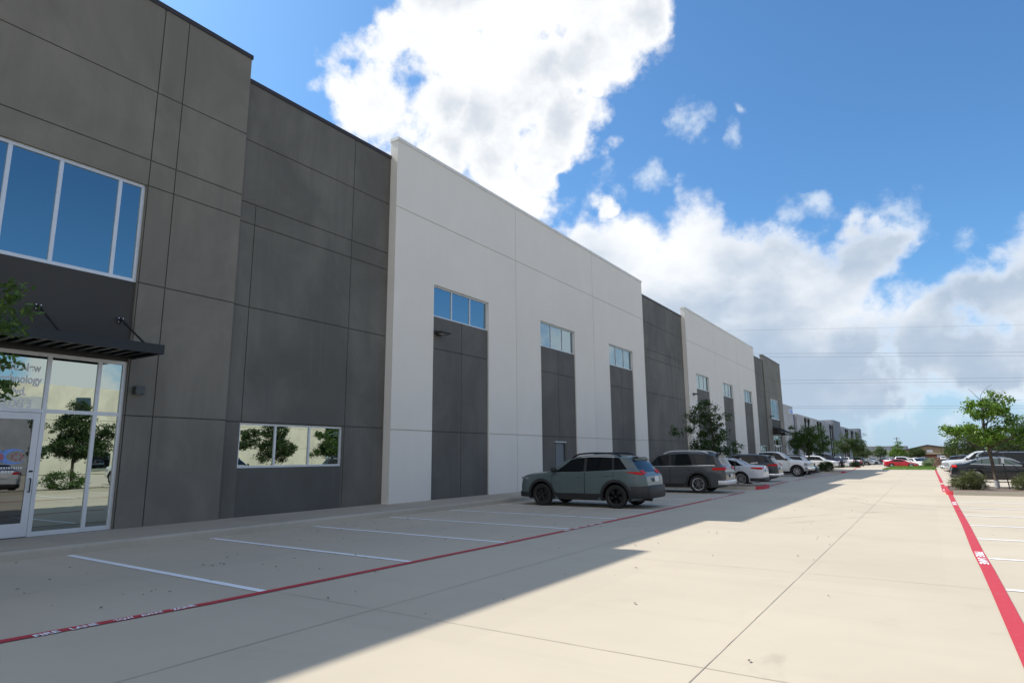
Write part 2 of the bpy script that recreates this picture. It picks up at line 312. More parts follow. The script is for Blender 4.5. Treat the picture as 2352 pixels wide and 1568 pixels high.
# ------------------------------------------------------------------ helpers
def tag(o, label=None, cat=None, group=None, kind=None):
    if label: o['label'] = label
    if cat: o['category'] = cat
    if group: o['group'] = group
    if kind: o['kind'] = kind
    return o
class MB:
    def __init__(s): s.v = []; s.f = []; s.sm = []
    def add(s, vs, fs, smooth=False):
        o = len(s.v); s.v += [tuple(v) for v in vs]; s.f += [tuple(i+o for i in f) for f in fs]; s.sm += [smooth]*len(fs); return s
    def quad(s, a, b, c, d): return s.add([a, b, c, d], [(0, 1, 2, 3)])
    def box(s, x0, x1, y0, y1, z0, z1, bev=0.0):
        if bev <= 0:
            return s.add([(x0,y0,z0),(x1,y0,z0),(x1,y1,z0),(x0,y1,z0),(x0,y0,z1),(x1,y0,z1),(x1,y1,z1),(x0,y1,z1)],
                         [(0,3,2,1),(4,5,6,7),(0,1,5,4),(1,2,6,5),(2,3,7,6),(3,0,4,7)])
        b = min(bev, (x1-x0)/2.01, (y1-y0)/2.01, (z1-z0)/2.01)
        def ring(x0, x1, y0, y1, z, c):
            return [(x0+c,y0,z),(x1-c,y0,z),(x1,y0+c,z),(x1,y1-c,z),(x1-c,y1,z),(x0+c,y1,z),(x0,y1-c,z),(x0,y0+c,z)]
        v = ring(x0+b,x1-b,y0+b,y1-b,z0,b*.3)+ring(x0,x1,y0,y1,z0+b,b)+ring(x0,x1,y0,y1,z1-b,b)+ring(x0+b,x1-b,y0+b,y1-b,z1,b*.3)
        f = [tuple(reversed(range(8))), tuple(range(24, 32))]
        for k in range(3):
            for i in range(8): f.append((k*8+i, k*8+(i+1)%8, k*8+8+(i+1)%8, k*8+8+i))
        return s.add(v, f)
    def tube(s, pts, rads, n=7, cap=True, smooth=True):
        pts = [Vector(p) for p in pts]; vs = []; up = None
        for i, p in enumerate(pts):
            t = (pts[min(i+1, len(pts)-1)]-pts[max(i-1, 0)]).normalized()
            if up is None: up = Vector((0, 0, 1)) if abs(t.z) < 0.9 else Vector((1, 0, 0))
            a = t.cross(up).normalized(); b = a.cross(t).normalized(); up = b
            r = rads[i] if isinstance(rads, (list, tuple)) else rads
            vs += [p+a*(r*math.cos(2*math.pi*k/n))+b*(r*math.sin(2*math.pi*k/n)) for k in range(n)]
        fs = [(i*n+k, i*n+(k+1) % n, (i+1)*n+(k+1) % n, (i+1)*n+k) for i in range(len(pts)-1) for k in range(n)]
        s.add(vs, fs, smooth)
        if cap: s.add(vs[:n], [tuple(range(n))]); s.add(vs[-n:], [tuple(reversed(range(n)))])
        return s
    def lathe_y(s, prof, n=28, c=(0, 0, 0), smooth=True):      # profile (r, y) turned about the Y axis
        vs = []; m = len(prof)
        for k in range(n):
            a = 2*math.pi*k/n
            vs += [(c[0]+r*math.cos(a), c[1]+y, c[2]+r*math.sin(a)) for r, y in prof]
        fs = [(k*m+i, k*m+i+1, ((k+1) % n)*m+i+1, ((k+1) % n)*m+i) for k in range(n) for i in range(m-1)]
        return s.add(vs, fs, smooth)
    def build(s, name, mat, parent=None, sharp=35):
        me = bpy.data.meshes.new(name); me.from_pydata(s.v, [], s.f)
        me.polygons.foreach_set('use_smooth', s.sm)
        me.materials.append(mat); me.update()
        o = bpy.data.objects.new(name, me); COL.objects.link(o)
        if parent: o.parent = parent
        return o
def empty(name, loc=(0, 0, 0), rz=0.0):
    o = bpy.data.objects.new(name, None); o.location = loc; o.rotation_euler = (0, 0, rz); o.empty_display_size = 0.3; COL.objects.link(o); return o
def kids(o): return [c for c in KID.get(o.name, [])]
KID = {}
def index_children():
    KID.clear()
    for o in bpy.data.objects:
        if o.parent: KID.setdefault(o.parent.name, []).append(o)
def copy_tree(o, parent=None, swap=None):
    c = o.copy(); COL.objects.link(c)
    if parent: c.parent = parent
    if swap and c.type == 'MESH' and c.material_slots and c.material_slots[0].material in swap:
        m = c.material_slots[0].material; c.material_slots[0].link = 'OBJECT'; c.material_slots[0].material = swap[m]
    for ch in kids(o): copy_tree(ch, c, swap)
    return c
def interp(tab, x):
    if x <= tab[0][0]: return tab[0][1]
    for (a, b), (c, d) in zip(tab, tab[1:]):
        if x <= c: return b+(d-b)*(x-a)/(c-a)
    return tab[-1][1]
def smoothtab(tab):      # monotone cubic through the points
    n = len(tab); xs = [t[0] for t in tab]; ys = [t[1] for t in tab]
    d = [(ys[i+1]-ys[i])/(xs[i+1]-xs[i]) for i in range(n-1)]
    m = [d[0]]+[0 if d[i-1]*d[i] <= 0 else 2*d[i-1]*d[i]/(d[i-1]+d[i]) for i in range(1, n-1)]+[d[-1]]
    def f(x):
        if x <= xs[0]: return ys[0]
        if x >= xs[-1]: return ys[-1]
        for i in range(n-1):
            if x <= xs[i+1]:
                h = xs[i+1]-xs[i]; t = (x-xs[i])/h
                return ys[i]*(1+2*t)*(1-t)**2+h*m[i]*t*(1-t)**2+ys[i+1]*t*t*(3-2*t)+h*m[i+1]*t*t*(t-1)
    return f
def text_mesh(body, size, align='LEFT', line=1.0, bold=0.0):
    cu = bpy.data.curves.new('lettering', 'FONT'); cu.body = body; cu.size = size; cu.align_x = align; cu.space_line = line; cu.extrude = 0.0; cu.offset = bold
    o = bpy.data.objects.new('lettering', cu); COL.objects.link(o)
    dg = bpy.context.evaluated_depsgraph_get(); me = bpy.data.meshes.new_from_object(o.evaluated_get(dg))
    vs = [tuple(v.co) for v in me.vertices]; fs = [tuple(p.vertices) for p in me.polygons]
    bpy.data.objects.remove(o); bpy.data.meshes.remove(me); bpy.data.curves.remove(cu)
    return vs, fs
GZ = [(42, 0), (48, -.05), (57, -.13), (71, -.27), (88, -.27), (97, -.28), (110, -.52), (128, -.82), (150, -1.13), (172, -1.2), (3000, -1.2)]
def gz(y): return interp(GZ, y)

# ------------------------------------------------------------------ ground, paving, markings
def sheet(name, mat, x0, x1, y0, y1, dz, nx=1, kind='structure'):
    ys = sorted({y0, y1, *[y for y, _ in GZ if y0 < y < y1]}); mb = MB()
    for a, b in zip(ys, ys[1:]):
        for i in range(nx):
            xa = x0+(x1-x0)*i/nx; xb = x0+(x1-x0)*(i+1)/nx
            mb.quad((xa, a, gz(a)+dz), (xb, a, gz(a)+dz), (xb, b, gz(b)+dz), (xa, b, gz(b)+dz))
    o = mb.build(name, mat); tag(o, kind=kind); return o
sheet('ground', MT['earth'], -2500, 2500, -300, 3500, -0.012)
sheet('parking_lot', MT['drive'], -13.2, 47, -40, 97, 0.0)
sheet('far_parking_lot', MT['drive'], -22, 30, 97, 260, 0.0)
sheet('far_shade_sheet', MT['far_shade_dark'], -25, 30, 178, 420, 0.004)  # invented dark sheet standing in for shade on the far ground
K = 0.004
def strip(name, pts, width, mat, dz, label=None):
    mb = MB()
    P = []
    for (xa, ya), (xb, yb) in zip(pts, pts[1:]):
        n = max(1, int(math.hypot(xb-xa, yb-ya)/6))
        P += [(xa+(xb-xa)*i/n, ya+(yb-ya)*i/n) for i in range(n)]
    P.append(pts[-1]); L = []
    for i, p in enumerate(P):
        a = P[max(0, i-1)]; b = P[min(len(P)-1, i+1)]; d = Vector((b[0]-a[0], b[1]-a[1], 0)).normalized(); n = Vector((-d.y, d.x, 0))
        w = (width(i) if callable(width) else width)/2
        L.append((Vector((p[0], p[1], gz(p[1])+dz))+n*w, Vector((p[0], p[1], gz(p[1])+dz))-n*w))
    for a, b in zip(L, L[1:]): mb.quad(a[1], b[1], b[0], a[0])
    o = mb.build(name, mat); tag(o, kind='structure'); return o
# saw cut joints of the paving
for x in (-1.62, -5.25, -9.6):
    strip('paving_joint', [(x, -20), (x-0.1, 45), (x-0.25, 86)], 0.009, MT['joint_soft'], K)
for i in range(18):
    y = -4.2+4.72*i
    strip('paving_joint', [(-12.6, y+0.1), (0.35, y), (7.5, y-0.05)], 0.008, MT['joint_soft'], K)
# fire lane lines and lettering
jit = random.Random(3)
RL = [(-7.42, -2), (-7.33, 2.6), (-7.13, 4.5), (-6.98, 10.3), (-6.93, 16.5), (-6.96, 22), (-7.02, 29.3)]
strip('fire_lane_line', RL, 0.125, MT['red'], 2*K)
strip('fire_lane_line', [(-7.02, 31.4), (-7.3, 40), (-7.35, 52), (-7.3, 64), (-7.35, 70.6)], 0.13, MT['red'], 2*K)
strip('fire_lane_line', [(-7.35, 73), (-7.7, 84), (-8.3, 95), (-9.1, 109)], 0.14, MT['red'], 2*K)
RR = [(0.50, -4), (0.505, 4), (0.515, 9.8), (0.515, 11.6), (0.50, 13.6), (0.515, 18), (0.50, 24), (0.50, 31)]
strip('fire_lane_line', RR, lambda i: 0.148+0.012*jit.random(), MT['red'], 2*K)
strip('fire_lane_line', [(0.36, 33.0), (0.37, 45), (0.37, 58), (0.35, 72), (0.33, 86)], 0.17, MT['red'], 2*K)
def lane_text(words, side, ys, h, sx, dz=3*K):
    # words painted along the line, read from the drive
    for w, (ya, yb, x) in zip(words, ys):
        vs, fs = text_mesh(w, 1.0, bold=0.03)
        w0 = min(v[0] for v in vs); w1 = max(v[0] for v in vs); h0 = min(v[1] for v in vs); h1 = max(v[1] for v in vs)
        mb = MB(); out = []
        for v in vs:
            a = (v[0]-w0)/(w1-w0); b = (v[1]-h0)/(h1-h0)-0.5
            y = ya+(yb-ya)*a
            out.append((x-side*b*h if side > 0 else x+b*h, y, gz(y)+dz))
        if (yb-ya)*side < 0 : fs = [tuple(reversed(f)) for f in fs]
        mb.add(out, fs); o = mb.build('lane_lettering', MT['whitemark']); tag(o, kind='structure')
# left line: readable from the drive (top of letters towards the building)
W5 = ('FIRE', 'LANE', 'TOW', 'AWAY', 'ZONE')
lane_text(W5, 1, [(2.80, 3.01, -7.255), (3.10, 3.34, -7.235), (3.49, 3.68, -7.205), (3.74, 3.98, -7.185), (4.06, 4.32, -7.16)], 0.095, 1)
lane_text(W5, 1, [(12.7, 12.95, -6.955), (13.1, 13.4, -6.95), (13.55, 13.8, -6.945), (13.9, 14.2, -6.94), (14.3, 14.6, -6.94)], 0.10, 1)
lane_text(W5, 1, [(24.2, 24.6, -6.99), (24.7, 25.1, -6.99), (25.25, 25.6, -6.99), (25.7, 26.1, -6.99), (26.2, 26.6, -6.99)], 0.10, 1)
lane_text(('FIRE', 'LANE'), -1, [(13.45, 12.85, 0.505), (12.72, 12.05, 0.51)], 0.112, 1)
lane_text(('FIRE', 'LANE'), -1, [(26.4, 25.75, 0.50), (25.6, 24.9, 0.50)], 0.112, 1)
lane_text(('FIRE', 'LANE'), -1, [(35.2, 34.6, 0.365), (34.45, 33.8, 0.365)], 0.12, 1)
# parking bay lines
for i in range(10):
    y = 5.22+2.63*i
    strip('parking_line', [(-12.72, y+0.08), (-7.06, y)], 0.112, MT['whitemark'], 1.6*K)
for i in range(14):
    y = 36.9+2.63*i
    if y < 69.5: strip('parking_line', [(-12.72, y+0.05), (-7.4, y)], 0.10, MT['whitemark'], 1.6*K)
for i in range(9):
    y = 4.55+2.735*i
    strip('parking_line', [(0.60, y), (5.9, y+0.1)], 0.098, MT['whitemark'], 1.6*K)
for i in range(17):
    strip('parking_line', [(0.47, 39.1+2.735*i), (5.9, 39.15+2.735*i)], 0.10, MT['whitemark'], 1.6*K)
# tyre scuffs
for pts in ([(-3.6, 17.5), (-1.6, 20.8), (0.3, 22.0), (2.4, 22.1), (5, 21.2)], [(-3.1, 16.6), (-1.2, 19.6), (0.6, 20.7), (2.6, 20.7), (5, 19.6)], [(-2.6, 27), (-.8, 24.4), (1.2, 23.4), (3.2, 23.3), (5.4, 23.6)],
            [(-3.2, 26.6), (-1.1, 23.2), (1.2, 22.2), (3.5, 22.0), (5.6, 22.3)]):
    xs = smoothtab([(i, p[0]) for i, p in enumerate(pts)]); yy = smoothtab([(i, p[1]) for i, p in enumerate(pts)])
    strip('tyre_mark', [(xs(t*0.1), yy(t*0.1)) for t in range(10*(len(pts)-1)+1)], 0.16, MT['tyremark'], 2.6*K)
# pavement along the building with its kerb
mb = MB(); mb.box(-15.6, -13.02, -12, 90, -0.6, 0.155); tag(mb.build('pavement', MT['walk']), kind='structure')
mb = MB()
ysk = [y*2.0 for y in range(-6, 46)]
for a, b in zip(ysk, ysk[1:]):
    mb.add([(-13.01, a, 0.16), (-13.01, b, 0.16), (-12.90, b, 0.158), (-12.90, a, 0.158), (-12.83, a, 0.12), (-12.83, b, 0.12), (-12.80, a, -0.5), (-12.80, b, -0.5)],
           [(0, 3, 2, 1), (3, 4, 5, 2), (4, 6, 7, 5)])
tag(mb.build('kerb', MT['kerb']), kind='structure')
strip('pavement_joint', [(-13.03, -10), (-13.03, 88)], 0.02, MT['jointdark'], 0.1602)
for i in range(40):
    y = -6+2.3*i
    m_ = MB(); m_.quad((-14.9, y, 0.1585), (-13.05, y, 0.1585), (-13.05, y+0.014, 0.1585), (-14.9, y+0.014, 0.1585)); tag(m_.build('pavement_joint', MT['joint_soft']), kind='structure')

# planted islands: kerb ring, soil, red painted nose
def island(x0, x1, y0, y1, nose, red=True, rmax=1.0, reach=.62):
    """kerbed bed; nose is -1 when the rounded red end is at x0, +1 at x1"""
    z = gz((y0+y1)/2); rr = min(rmax, (y1-y0)/2-0.05); n = 8
    def outline(ins):
        r = rr-ins; pts = []
        a0, a1 = x0+ins, x1-ins; b0, b1 = y0+ins, y1-ins
        if nose > 0:
            pts += [(a0, b0)]
            pts += [(a1-r+r*math.sin(t), b0+r-r*math.cos(t)) for t in [math.pi/2*i/n for i in range(n+1)]]
            pts += [(a1-r+r*math.cos(t), b1-r+r*math.sin(t)) for t in [math.pi/2*i/n for i in range(n+1)]]
            pts += [(a0, b1)]
        else:
            pts += [(a1, b1)]
            pts += [(a0+r-r*math.sin(t), b1-r+r*math.cos(t)) for t in [math.pi/2*i/n for i in range(n+1)]]
            pts += [(a0+r-r*math.cos(t), b0+r-r*math.sin(t)) for t in [math.pi/2*i/n for i in range(n+1)]]
            pts += [(a1, b0)]
        return pts
    O = outline(0); Om = outline(0.02); I = outline(0.15); m = len(O)
    def band(sel, mat, name, g=0.0):
        mb = MB()
        for i in range(m):
            j = (i+1) % m
            if not sel(i, j): continue
            o1, o2, t1, t2, i1, i2 = O[i], O[j], Om[i], Om[j], I[i], I[j]
            zz = lambda p, h: (p[0], p[1], z+h)
            mb.quad(zz(o1, -0.3), zz(o2, -0.3), zz(t2, 0.15+g), zz(t1, 0.15+g)); mb.quad(zz(t1, 0.15+g), zz(t2, 0.15+g), zz(i2, 0.15+g), zz(i1, 0.15+g)); mb.quad(zz(i1, 0.15+g), zz(i2, 0.15+g), zz(i2, 0.0), zz(i1, 0.0))
        o = mb.build(name, mat); tag(o, kind='structure'); return o
    tip = x1 if nose > 0 else x0
    near = lambda i, j: red and abs((O[i][0]+O[j][0])/2-tip) < reach and i != m-1
    band(lambda i, j: not near(i, j), MT['kerb'], 'island_kerb')
    if red: band(near, MT['red'], 'painted_kerb')
    mb = MB(); mb.add([(p[0], p[1], z+0.11) for p in I], [tuple(range(m))]); tag(mb.build('planting_bed', MT['mulch']), kind='structure')
island(-12.8, -6.75, 31.3, 34.1, 1, True, .9, .24)
island(-12.8, -7.25, 70.4, 73.2, 1, True, .9, .24)
island(-14.5, -9.0, 106.5, 111.0, 1, True, .9, .34)
island(0.36, 7.0, 30.75, 35.7, -1, True, .30, .22)
island(6.4, 8.6, -6, 30.0, -1, False)

# ------------------------------------------------------------------ warehouse beside the drive
def cells(mb, X, y0, y1, z0, z1, vj, hj, ops, gap=0.024, depth=0.022):
    """front faces of a wall facing +X, cut by vertical joints (y,z0,z1), horizontal joints (z,y0,y1) and openings (y0,y1,z0,z1)"""
    ys = sorted({round(v, 4) for v in [y0, y1]+[j[0] for j in vj]+[v for j in hj for v in j[1:]]+[v for o in ops for v in o[:2]] if y0 <= v <= y1})
    zs = sorted({round(v, 4) for v in [z0, z1]+[j[0] for j in hj]+[v for j in vj for v in j[1:]]+[v for o in ops for v in o[2:]] if z0 <= v <= z1})
    hasv = lambda y, z: any(abs(j[0]-y) < 1e-3 and j[1]-1e-3 <= z <= j[2]+1e-3 for j in vj)
    hash_ = lambda z, y: any(abs(j[0]-z) < 1e-3 and j[1]-1e-3 <= y <= j[2]+1e-3 for j in hj)
    g = gap/2
    for a, b in zip(ys, ys[1:]):
        for c, d in zip(zs, zs[1:]):
            ym, zm = (a+b)/2, (c+d)/2
            if any(o[0] < ym < o[1] and o[2] < zm < o[3] for o in ops): continue
            L, Rr, B, T = hasv(a, zm), hasv(b, zm), hash_(c, ym), hash_(d, ym)
            a2 = a+g if L else a; b2 = b-g if Rr else b; c2 = c+g if B else c; d2 = d-g if T else d
            mb.quad((X, a2, c2), (X, b2, c2), (X, b2, d2), (X, a2, d2)); D = X-depth
            if L: mb.quad((X, a2, d2), (D, a2, d2), (D, a2, c2), (X, a2, c2))
            if Rr: mb.quad((X, b2, c2), (D, b2, c2), (D, b2, d2), (X, b2, d2))
            if T: mb.quad((X, b2, d2), (D, b2, d2), (D, a2, d2), (X, a2, d2))
            if B: mb.quad((X, a2, c2), (D, a2, c2), (D, b2, c2), (X, b2, c2))
def reveal(mb, X, o, dp):
    a, b, c, d = o; D = X-dp
    mb.quad((X, a, d), (X, a, c), (D, a, c), (D, a, d)); mb.quad((X, b, c), (X, b, d), (D, b, d), (D, b, c))
    mb.quad((X, b, d), (X, a, d), (D, a, d), (D, b, d)); mb.quad((X, a, c), (X, b, c), (D, b, c), (D, a, c))
def backing(mb, X, y0, y1, z0, z1, ops, th):
    """dark sheet in the bottom of the joints"""
    cells(mb, X, y0, y1, z0, z1, [], [], ops)
def wallpart(name, mat, jm, X, y0, y1, z0, z1, vj, hj, ops, dp, th, parent):
    mb = MB(); cells(mb, X, y0, y1, z0, z1, vj, hj, ops)
    for o in ops: reveal(mb, X, o, dp)
    mb.quad((X, y0, z0), (X, y0, z1), (X-th, y0, z1), (X-th, y0, z0)); mb.quad((X, y1, z1), (X, y1, z0), (X-th, y1, z0), (X-th, y1, z1))
    mb.quad((X, y0, z1), (X, y1, z1), (X-th, y1, z1), (X-th, y0, z1)); mb.quad((X-th, y1, z0), (X-th, y0, z0), (X-th, y0, z1), (X-th, y1, z1))
    w = mb.build(name, mat, parent)
    mb = MB(); cells(mb, X-0.0215, y0+.03, y1-.03, z0, z1-.03, [], [], ops); mb.build('panel_joint', jm, w)
    return w
def coping(mat, X, y0, y1, z, th, parent, h=0.11, o=0.03):
    mb = MB(); mb.box(X-th-o, X+o, y0-o, y1+o, z-h, z+0.012); return mb.build('coping', mat, parent)
def window(parent, X, o, mull, glass, fw=0.055, transoms=(), name='window'):
    """aluminium framed window set at X: frame, mullions, panes"""
    a, b, c, d = o
    w = MB()
    w.box(X-.05, X+.035, a, b, c, c+fw); w.box(X-.05, X+.035, a, b, d-fw, d)
    w.box(X-.05, X+.035, a, a+fw, c+fw, d-fw); w.box(X-.05, X+.035, b-fw, b, c+fw, d-fw)
    for m in mull: w.box(X-.05, X+.03, m-fw/2, m+fw/2, c+fw, d-fw)
    for t in transoms: w.box(X-.05, X+.027, a+fw, b-fw, t-fw/2, t+fw/2)
    f = w.build(name, MT['alu'], parent)
    es = [a+fw/2]+sorted(mull)+[b-fw/2]; ts = [c+fw/2]+sorted(transoms)+[d-fw/2]
    for i, (p, q) in enumerate(zip(es, es[1:])):
        for r_, s_ in zip(ts, ts[1:]):
            g = MB(); g.quad((X, p+fw/2, r_+fw/2), (X, q-fw/2, r_+fw/2), (X, q-fw/2, s_-fw/2), (X, p+fw/2, s_-fw/2)); g.build('pane', glass, f)
    return f
ZB = -0.6
XD, XB, XW = -15.0, -14.9, -14.68
WH = empty('warehouse', (-15, 0, 0)); tag(WH, 'long tilt-up concrete warehouse with white, dark grey and brown panels beside the drive', 'building')
WHM = WH
WH.location = (0, 0, 0)
# mass behind the parapets
mb = MB(); mb.box(-62, -15.45, -9, 84.5, ZB, 11.3); mb.build('roof_block', MT['roof'], WH)
def dark_section(y0, y1, vj, win):
    ops = [win[0]] if win else []
    hj = [(10.38, y0, y1), (8.57, y0, y1), (7.99, y0, y1), (5.66, y0, y1), (2.58, y0, y1)]
    w = wallpart('dark_wall', MT['darkwall'], MT['jointwall'], XD, y0, y1, ZB, 12.12, vj, hj, ops, 0.14, 0.3, WH)
    coping(MT['coping'], XD, y0, y1, 12.2, 0.3, WH)
    if win:
        window(WH, XD-0.085, win[0], win[1], MT['glass_lobby'])
        a, b, c, d = win[0]
        p = MB(); p.quad((XD+.003, a+.02, ZB), (XD+.003, b-.02, ZB), (XD+.003, b-.02, c-.02), (XD+.003, a+.02, c-.02)); p.build('sill_panel', MT['spandrel2'], WH)
MT['spandrel2'] = wallpaint('charcoal_sill_panel', (0.098, 0.096, 0.090), 0.06, 0.1)
dark_section(9.4, 15.2, [(9.93, ZB, 8.57), (13.45, ZB, 12.12)], ((9.9, 13.39, 1.39, 2.56), (11.04, 12.19)))
dark_section(37.9, 46.8, [(38.45, ZB, 12.12), (39.1, ZB, 12.12), (44.9, ZB, 12.12), (45.6, ZB, 12.12)], None)
dark_section(69.4, 75.3, [(74.67, ZB, 8.57), (71.15, ZB, 12.12)], ((71.2, 74.7, 1.39, 2.56), (72.4, 73.55)))
mb = MB(); mb.box(-15.14, -14.985, 38.1, 38.7, ZB, 2.1); mb.build('plinth_box', MT['spandrel'], WH)
def white_section(y0, y1, strips, doors, lamps):
    ops = [(a, b, ZB, 7.91) for a, b in strips]; vs = (y0+7.66, y0+15.45)
    vj = [(v, ZB, 12.74) for v in vs]
    hj = [(10.27, y0, y1), (2.53, y0, y1)]
    w = wallpart('white_wall', MT['whitewall'], MT['jointwhite'], XW, y0, y1, ZB, 12.74, vj, hj, ops, 0.30, 0.34, WH)
    coping(MT['copingw'], XW, y0, y1, 12.85, 0.34, WH)
    for a, b in strips:
        mid = (a+b)/2
        dop = [(d0, d1, 0.155, 2.26) for d0, d1 in doors if a < d0 < b]
        wallpart('infill_panel', MT['infill'], MT['jointwall'], XW-.055, a+.002, b-.002, ZB, 6.72, [(mid, ZB, 6.72)], [(5.53, a, b), (2.53, a, b)], dop, 0.1, 0.24, WH)
        window(WH, XW-.13, (a, b, 6.72, 7.91), (a+(b-a)/3, a+2*(b-a)/3), MT['glass_blue'])
        for d in dop:
            f = MB(); X = XW-.055
            f.box(X-.09, X+.012, d[0], d[0]+.05, d[2], d[3]); f.box(X-.09, X+.012, d[1]-.05, d[1], d[2], d[3]); f.box(X-.09, X+.012, d[0]+.05, d[1]-.05, d[3]-.05, d[3])
            fr = f.build('door_frame', MT['grey_box'], WH)
            m = MB(); m.box(X-.09, X-.035, d[0]+.053, d[1]-.053, d[2], d[3]-.055, .004); dr = m.build('service_door', MT['steel_door'], WH)
            m = MB(); m.tube([(X-.035, d[0]+.13, 1.13), (X+.03, d[0]+.13, 1.13), (X+.03, d[0]+.25, 1.13)], .014); m.build('handle', MT['bolt'], dr)
            m = MB(); m.box(X, X+.07, d[0]-.05, d[1]+.05, d[3]+.005, d[3]+.045); m.build('drip_cap', MT['alu'], WH)
            m = MB(); m.tube([(X+.01, d[1]-.02, 1.2), (X+.02, d[1]-.02, 2.2)], .02); m.build('door_closer', MT['black'], dr)
white_section(15.12, 37.95, [(17.2, 20.68), (24.88, 28.33), (32.52, 35.97)], [(26.15, 27.1)], None)
white_section(46.75, 69.5, [(48.7, 52.17), (56.37, 59.82), (63.97, 67.42)], [(57.7, 58.65)], None)
def entrance(y0, y1, fw_, flip, near):
    """brown entrance bay: upper window, dark spandrel, glazed entrance with a steel canopy"""
    m_ = (lambda y: y) if not flip else (lambda y: 84.6-y)
    def seg(a, b): return tuple(sorted((m_(a), m_(b))))
    op = (*seg(2.0, 6.97), 0.158, 8.04)
    Y0, Y1 = seg(y0, y1)
    e0, e1 = op[0], op[1]
    vj = [(m_(7.0), ZB, 12.74), (m_(7.61), ZB, 12.74), (m_(1.97), ZB, 12.74), (m_(1.36), ZB, 12.74)]
    hj = [(10.46, Y0, Y1), (8.68, Y0, Y1)]
    for a, b in (seg(6.97, y1), seg(y0, 2.0)):
        hj += [(8.04, a, b), (5.66, a, b), (2.6, a, b)]
    vj = [(v, 8.04 if e0-.05 < v < e0+.05 and False else ZB, 12.74) for v, _, _ in vj]
    w = wallpart('brown_wall', MT['brownwall'], MT['jointwall'], XB, Y0, Y1, ZB, 12.74, vj, hj, [op], 0.16, 0.32, WH)
    coping(MT['coping'], XB, Y0, Y1, 12.85, 0.32, WH)
    mu = sorted(m_(v) for v in (6.43, 5.24, 4.32, 3.1, 2.53))
    window(WH, XB-.10, (e0, e1, 5.66, 8.04), mu, MT['glass_see'] if near else MT['glass_blue'], 0.075)
    p = MB(); p.box(XB-.16, XB-.06, e0, e1, 3.80, 5.66); p.build('spandrel_panel', MT['spandrel'], WH)
    # glazed entrance
    mu = sorted(m_(v) for v in (6.43, 5.48, 3.48, 2.53)); X = XB-.10; fw = .075
    s = MB(); a, b, c, d = e0, e1, 0.158, 3.80
    s.box(X-.05, X+.035, a, b, d-fw, d); s.box(X-.05, X+.035, a, a+fw, c, d-fw); s.box(X-.05, X+.035, b-fw, b, c, d-fw)
    for m in mu: s.box(X-.05, X+.032, m-fw/2, m+fw/2, c, d-fw)
    s.box(X-.05, X+.029, a+fw, b-fw, 2.58, 2.655)
    es = [a+fw/2]+mu+[b-fw/2]
    for i, (p_, q_) in enumerate(zip(es, es[1:])):
        if i != 2: s.box(X-.05, X+.03, p_+fw/2, q_-fw/2, c, c+.09)
    st = s.build('storefront', MT['alu'], WH)
    for i, (p_, q_) in enumerate(zip(es, es[1:])):
        g = MB(); g.quad((X, p_+fw/2, 2.655), (X, q_-fw/2, 2.655), (X, q_-fw/2, d-fw), (X, p_+fw/2, d-fw)); g.build('pane', MT['glass_lobby'], st)
        if i != 2:
            g = MB(); g.quad((X, p_+fw/2, c+.09), (X, q_-fw/2, c+.09), (X, q_-fw/2, 2.58), (X, p_+fw/2, 2.58)); g.build('pane', MT['glass_lobby'], st)
    p_, q_ = es[2]+fw/2, es[3]-fw/2; md = (p_+q_)/2
    for a2, b2, hs in ((p_+.004, md-.003, 1), (md+.003, q_-.004, -1)):
        m = MB(); sw = .115
        m.box(X-.04, X+.02, a2, b2, c+.012, c+.27); m.box(X-.04, X+.02, a2, b2, 2.44, 2.572)
        m.box(X-.04, X+.02, a2, a2+sw, c+.27, 2.44); m.box(X-.04, X+.02, b2-sw, b2, c+.27, 2.44)
        dr = m.build('entrance_door', MT['alu'], WH)
        m = MB(); m.quad((X-.005, a2+sw, c+.27), (X-.005, b2-sw, c+.27), (X-.005, b2-sw, 2.44), (X-.005, a2+sw, 2.44)); m.build('pane', MT['glass_door'], dr)
        # lock and pull on the meeting stile of one leaf, as in the photo on the outer stile
        hy = b2-sw/2
        m = MB(); m.tube([(X+.02, hy, 1.02), (X+.075, hy, 1.02), (X+.075, hy+.0, 1.28), (X+.02, hy, 1.28)], .012); m.lathe_y([(0, -.03), (.018, -.03), (.018, .03), (0, .03)], 10, (X+.025, hy, 1.42)); m.build('handle', MT['black'], dr)
        if near and hs < 0:
            m = MB(); Xg = X+.002
            def crescent(cy, cz, r, dx):
                n = 24; pts = []
                outer = [(cy+r*math.cos(t), cz+r*math.sin(t)*0.62) for t in [R(35)+i*R(290)/n for i in range(n+1)]]
                inner = [(cy+dx+r*.74*math.cos(t), cz+r*.74*math.sin(t)*0.62) for t in [R(48)+i*R(264)/n for i in range(n+1)]]
                for i in range(n): m.quad((Xg, *outer[i]), (Xg, *outer[i+1]), (Xg, *inner[i+1]), (Xg, *inner[i]))
            crescent(5.06, 1.71, .24, .07); m.build('logo_crescent', MT['logo_blue'], dr); m = MB(); crescent(4.72, 1.71, .24, .07); m.build('logo_crescent', MT['logo_blue'], dr)

            m2 = MB(); m2.add([(Xg+.001, 4.86+.06*math.cos(t), 1.70+.07*math.sin(t)) for t in [i*math.pi/8 for i in range(16)]], [tuple(range(16))]); m2.build('logo_dot', MT['logo_pink'], dr)
            for t in range(7):
                m2 = MB(); cy, cz = 5.14+.085*math.cos(t*.9), 1.70+.06*math.sin(t*.9); m2.add([(Xg+.001, cy+.022*math.cos(u), cz+.022*math.sin(u)) for u in [i*math.pi/4 for i in range(8)]], [tuple(range(8))]); m2.build('logo_dot', MT['logo_pink'], dr)
            m = MB()
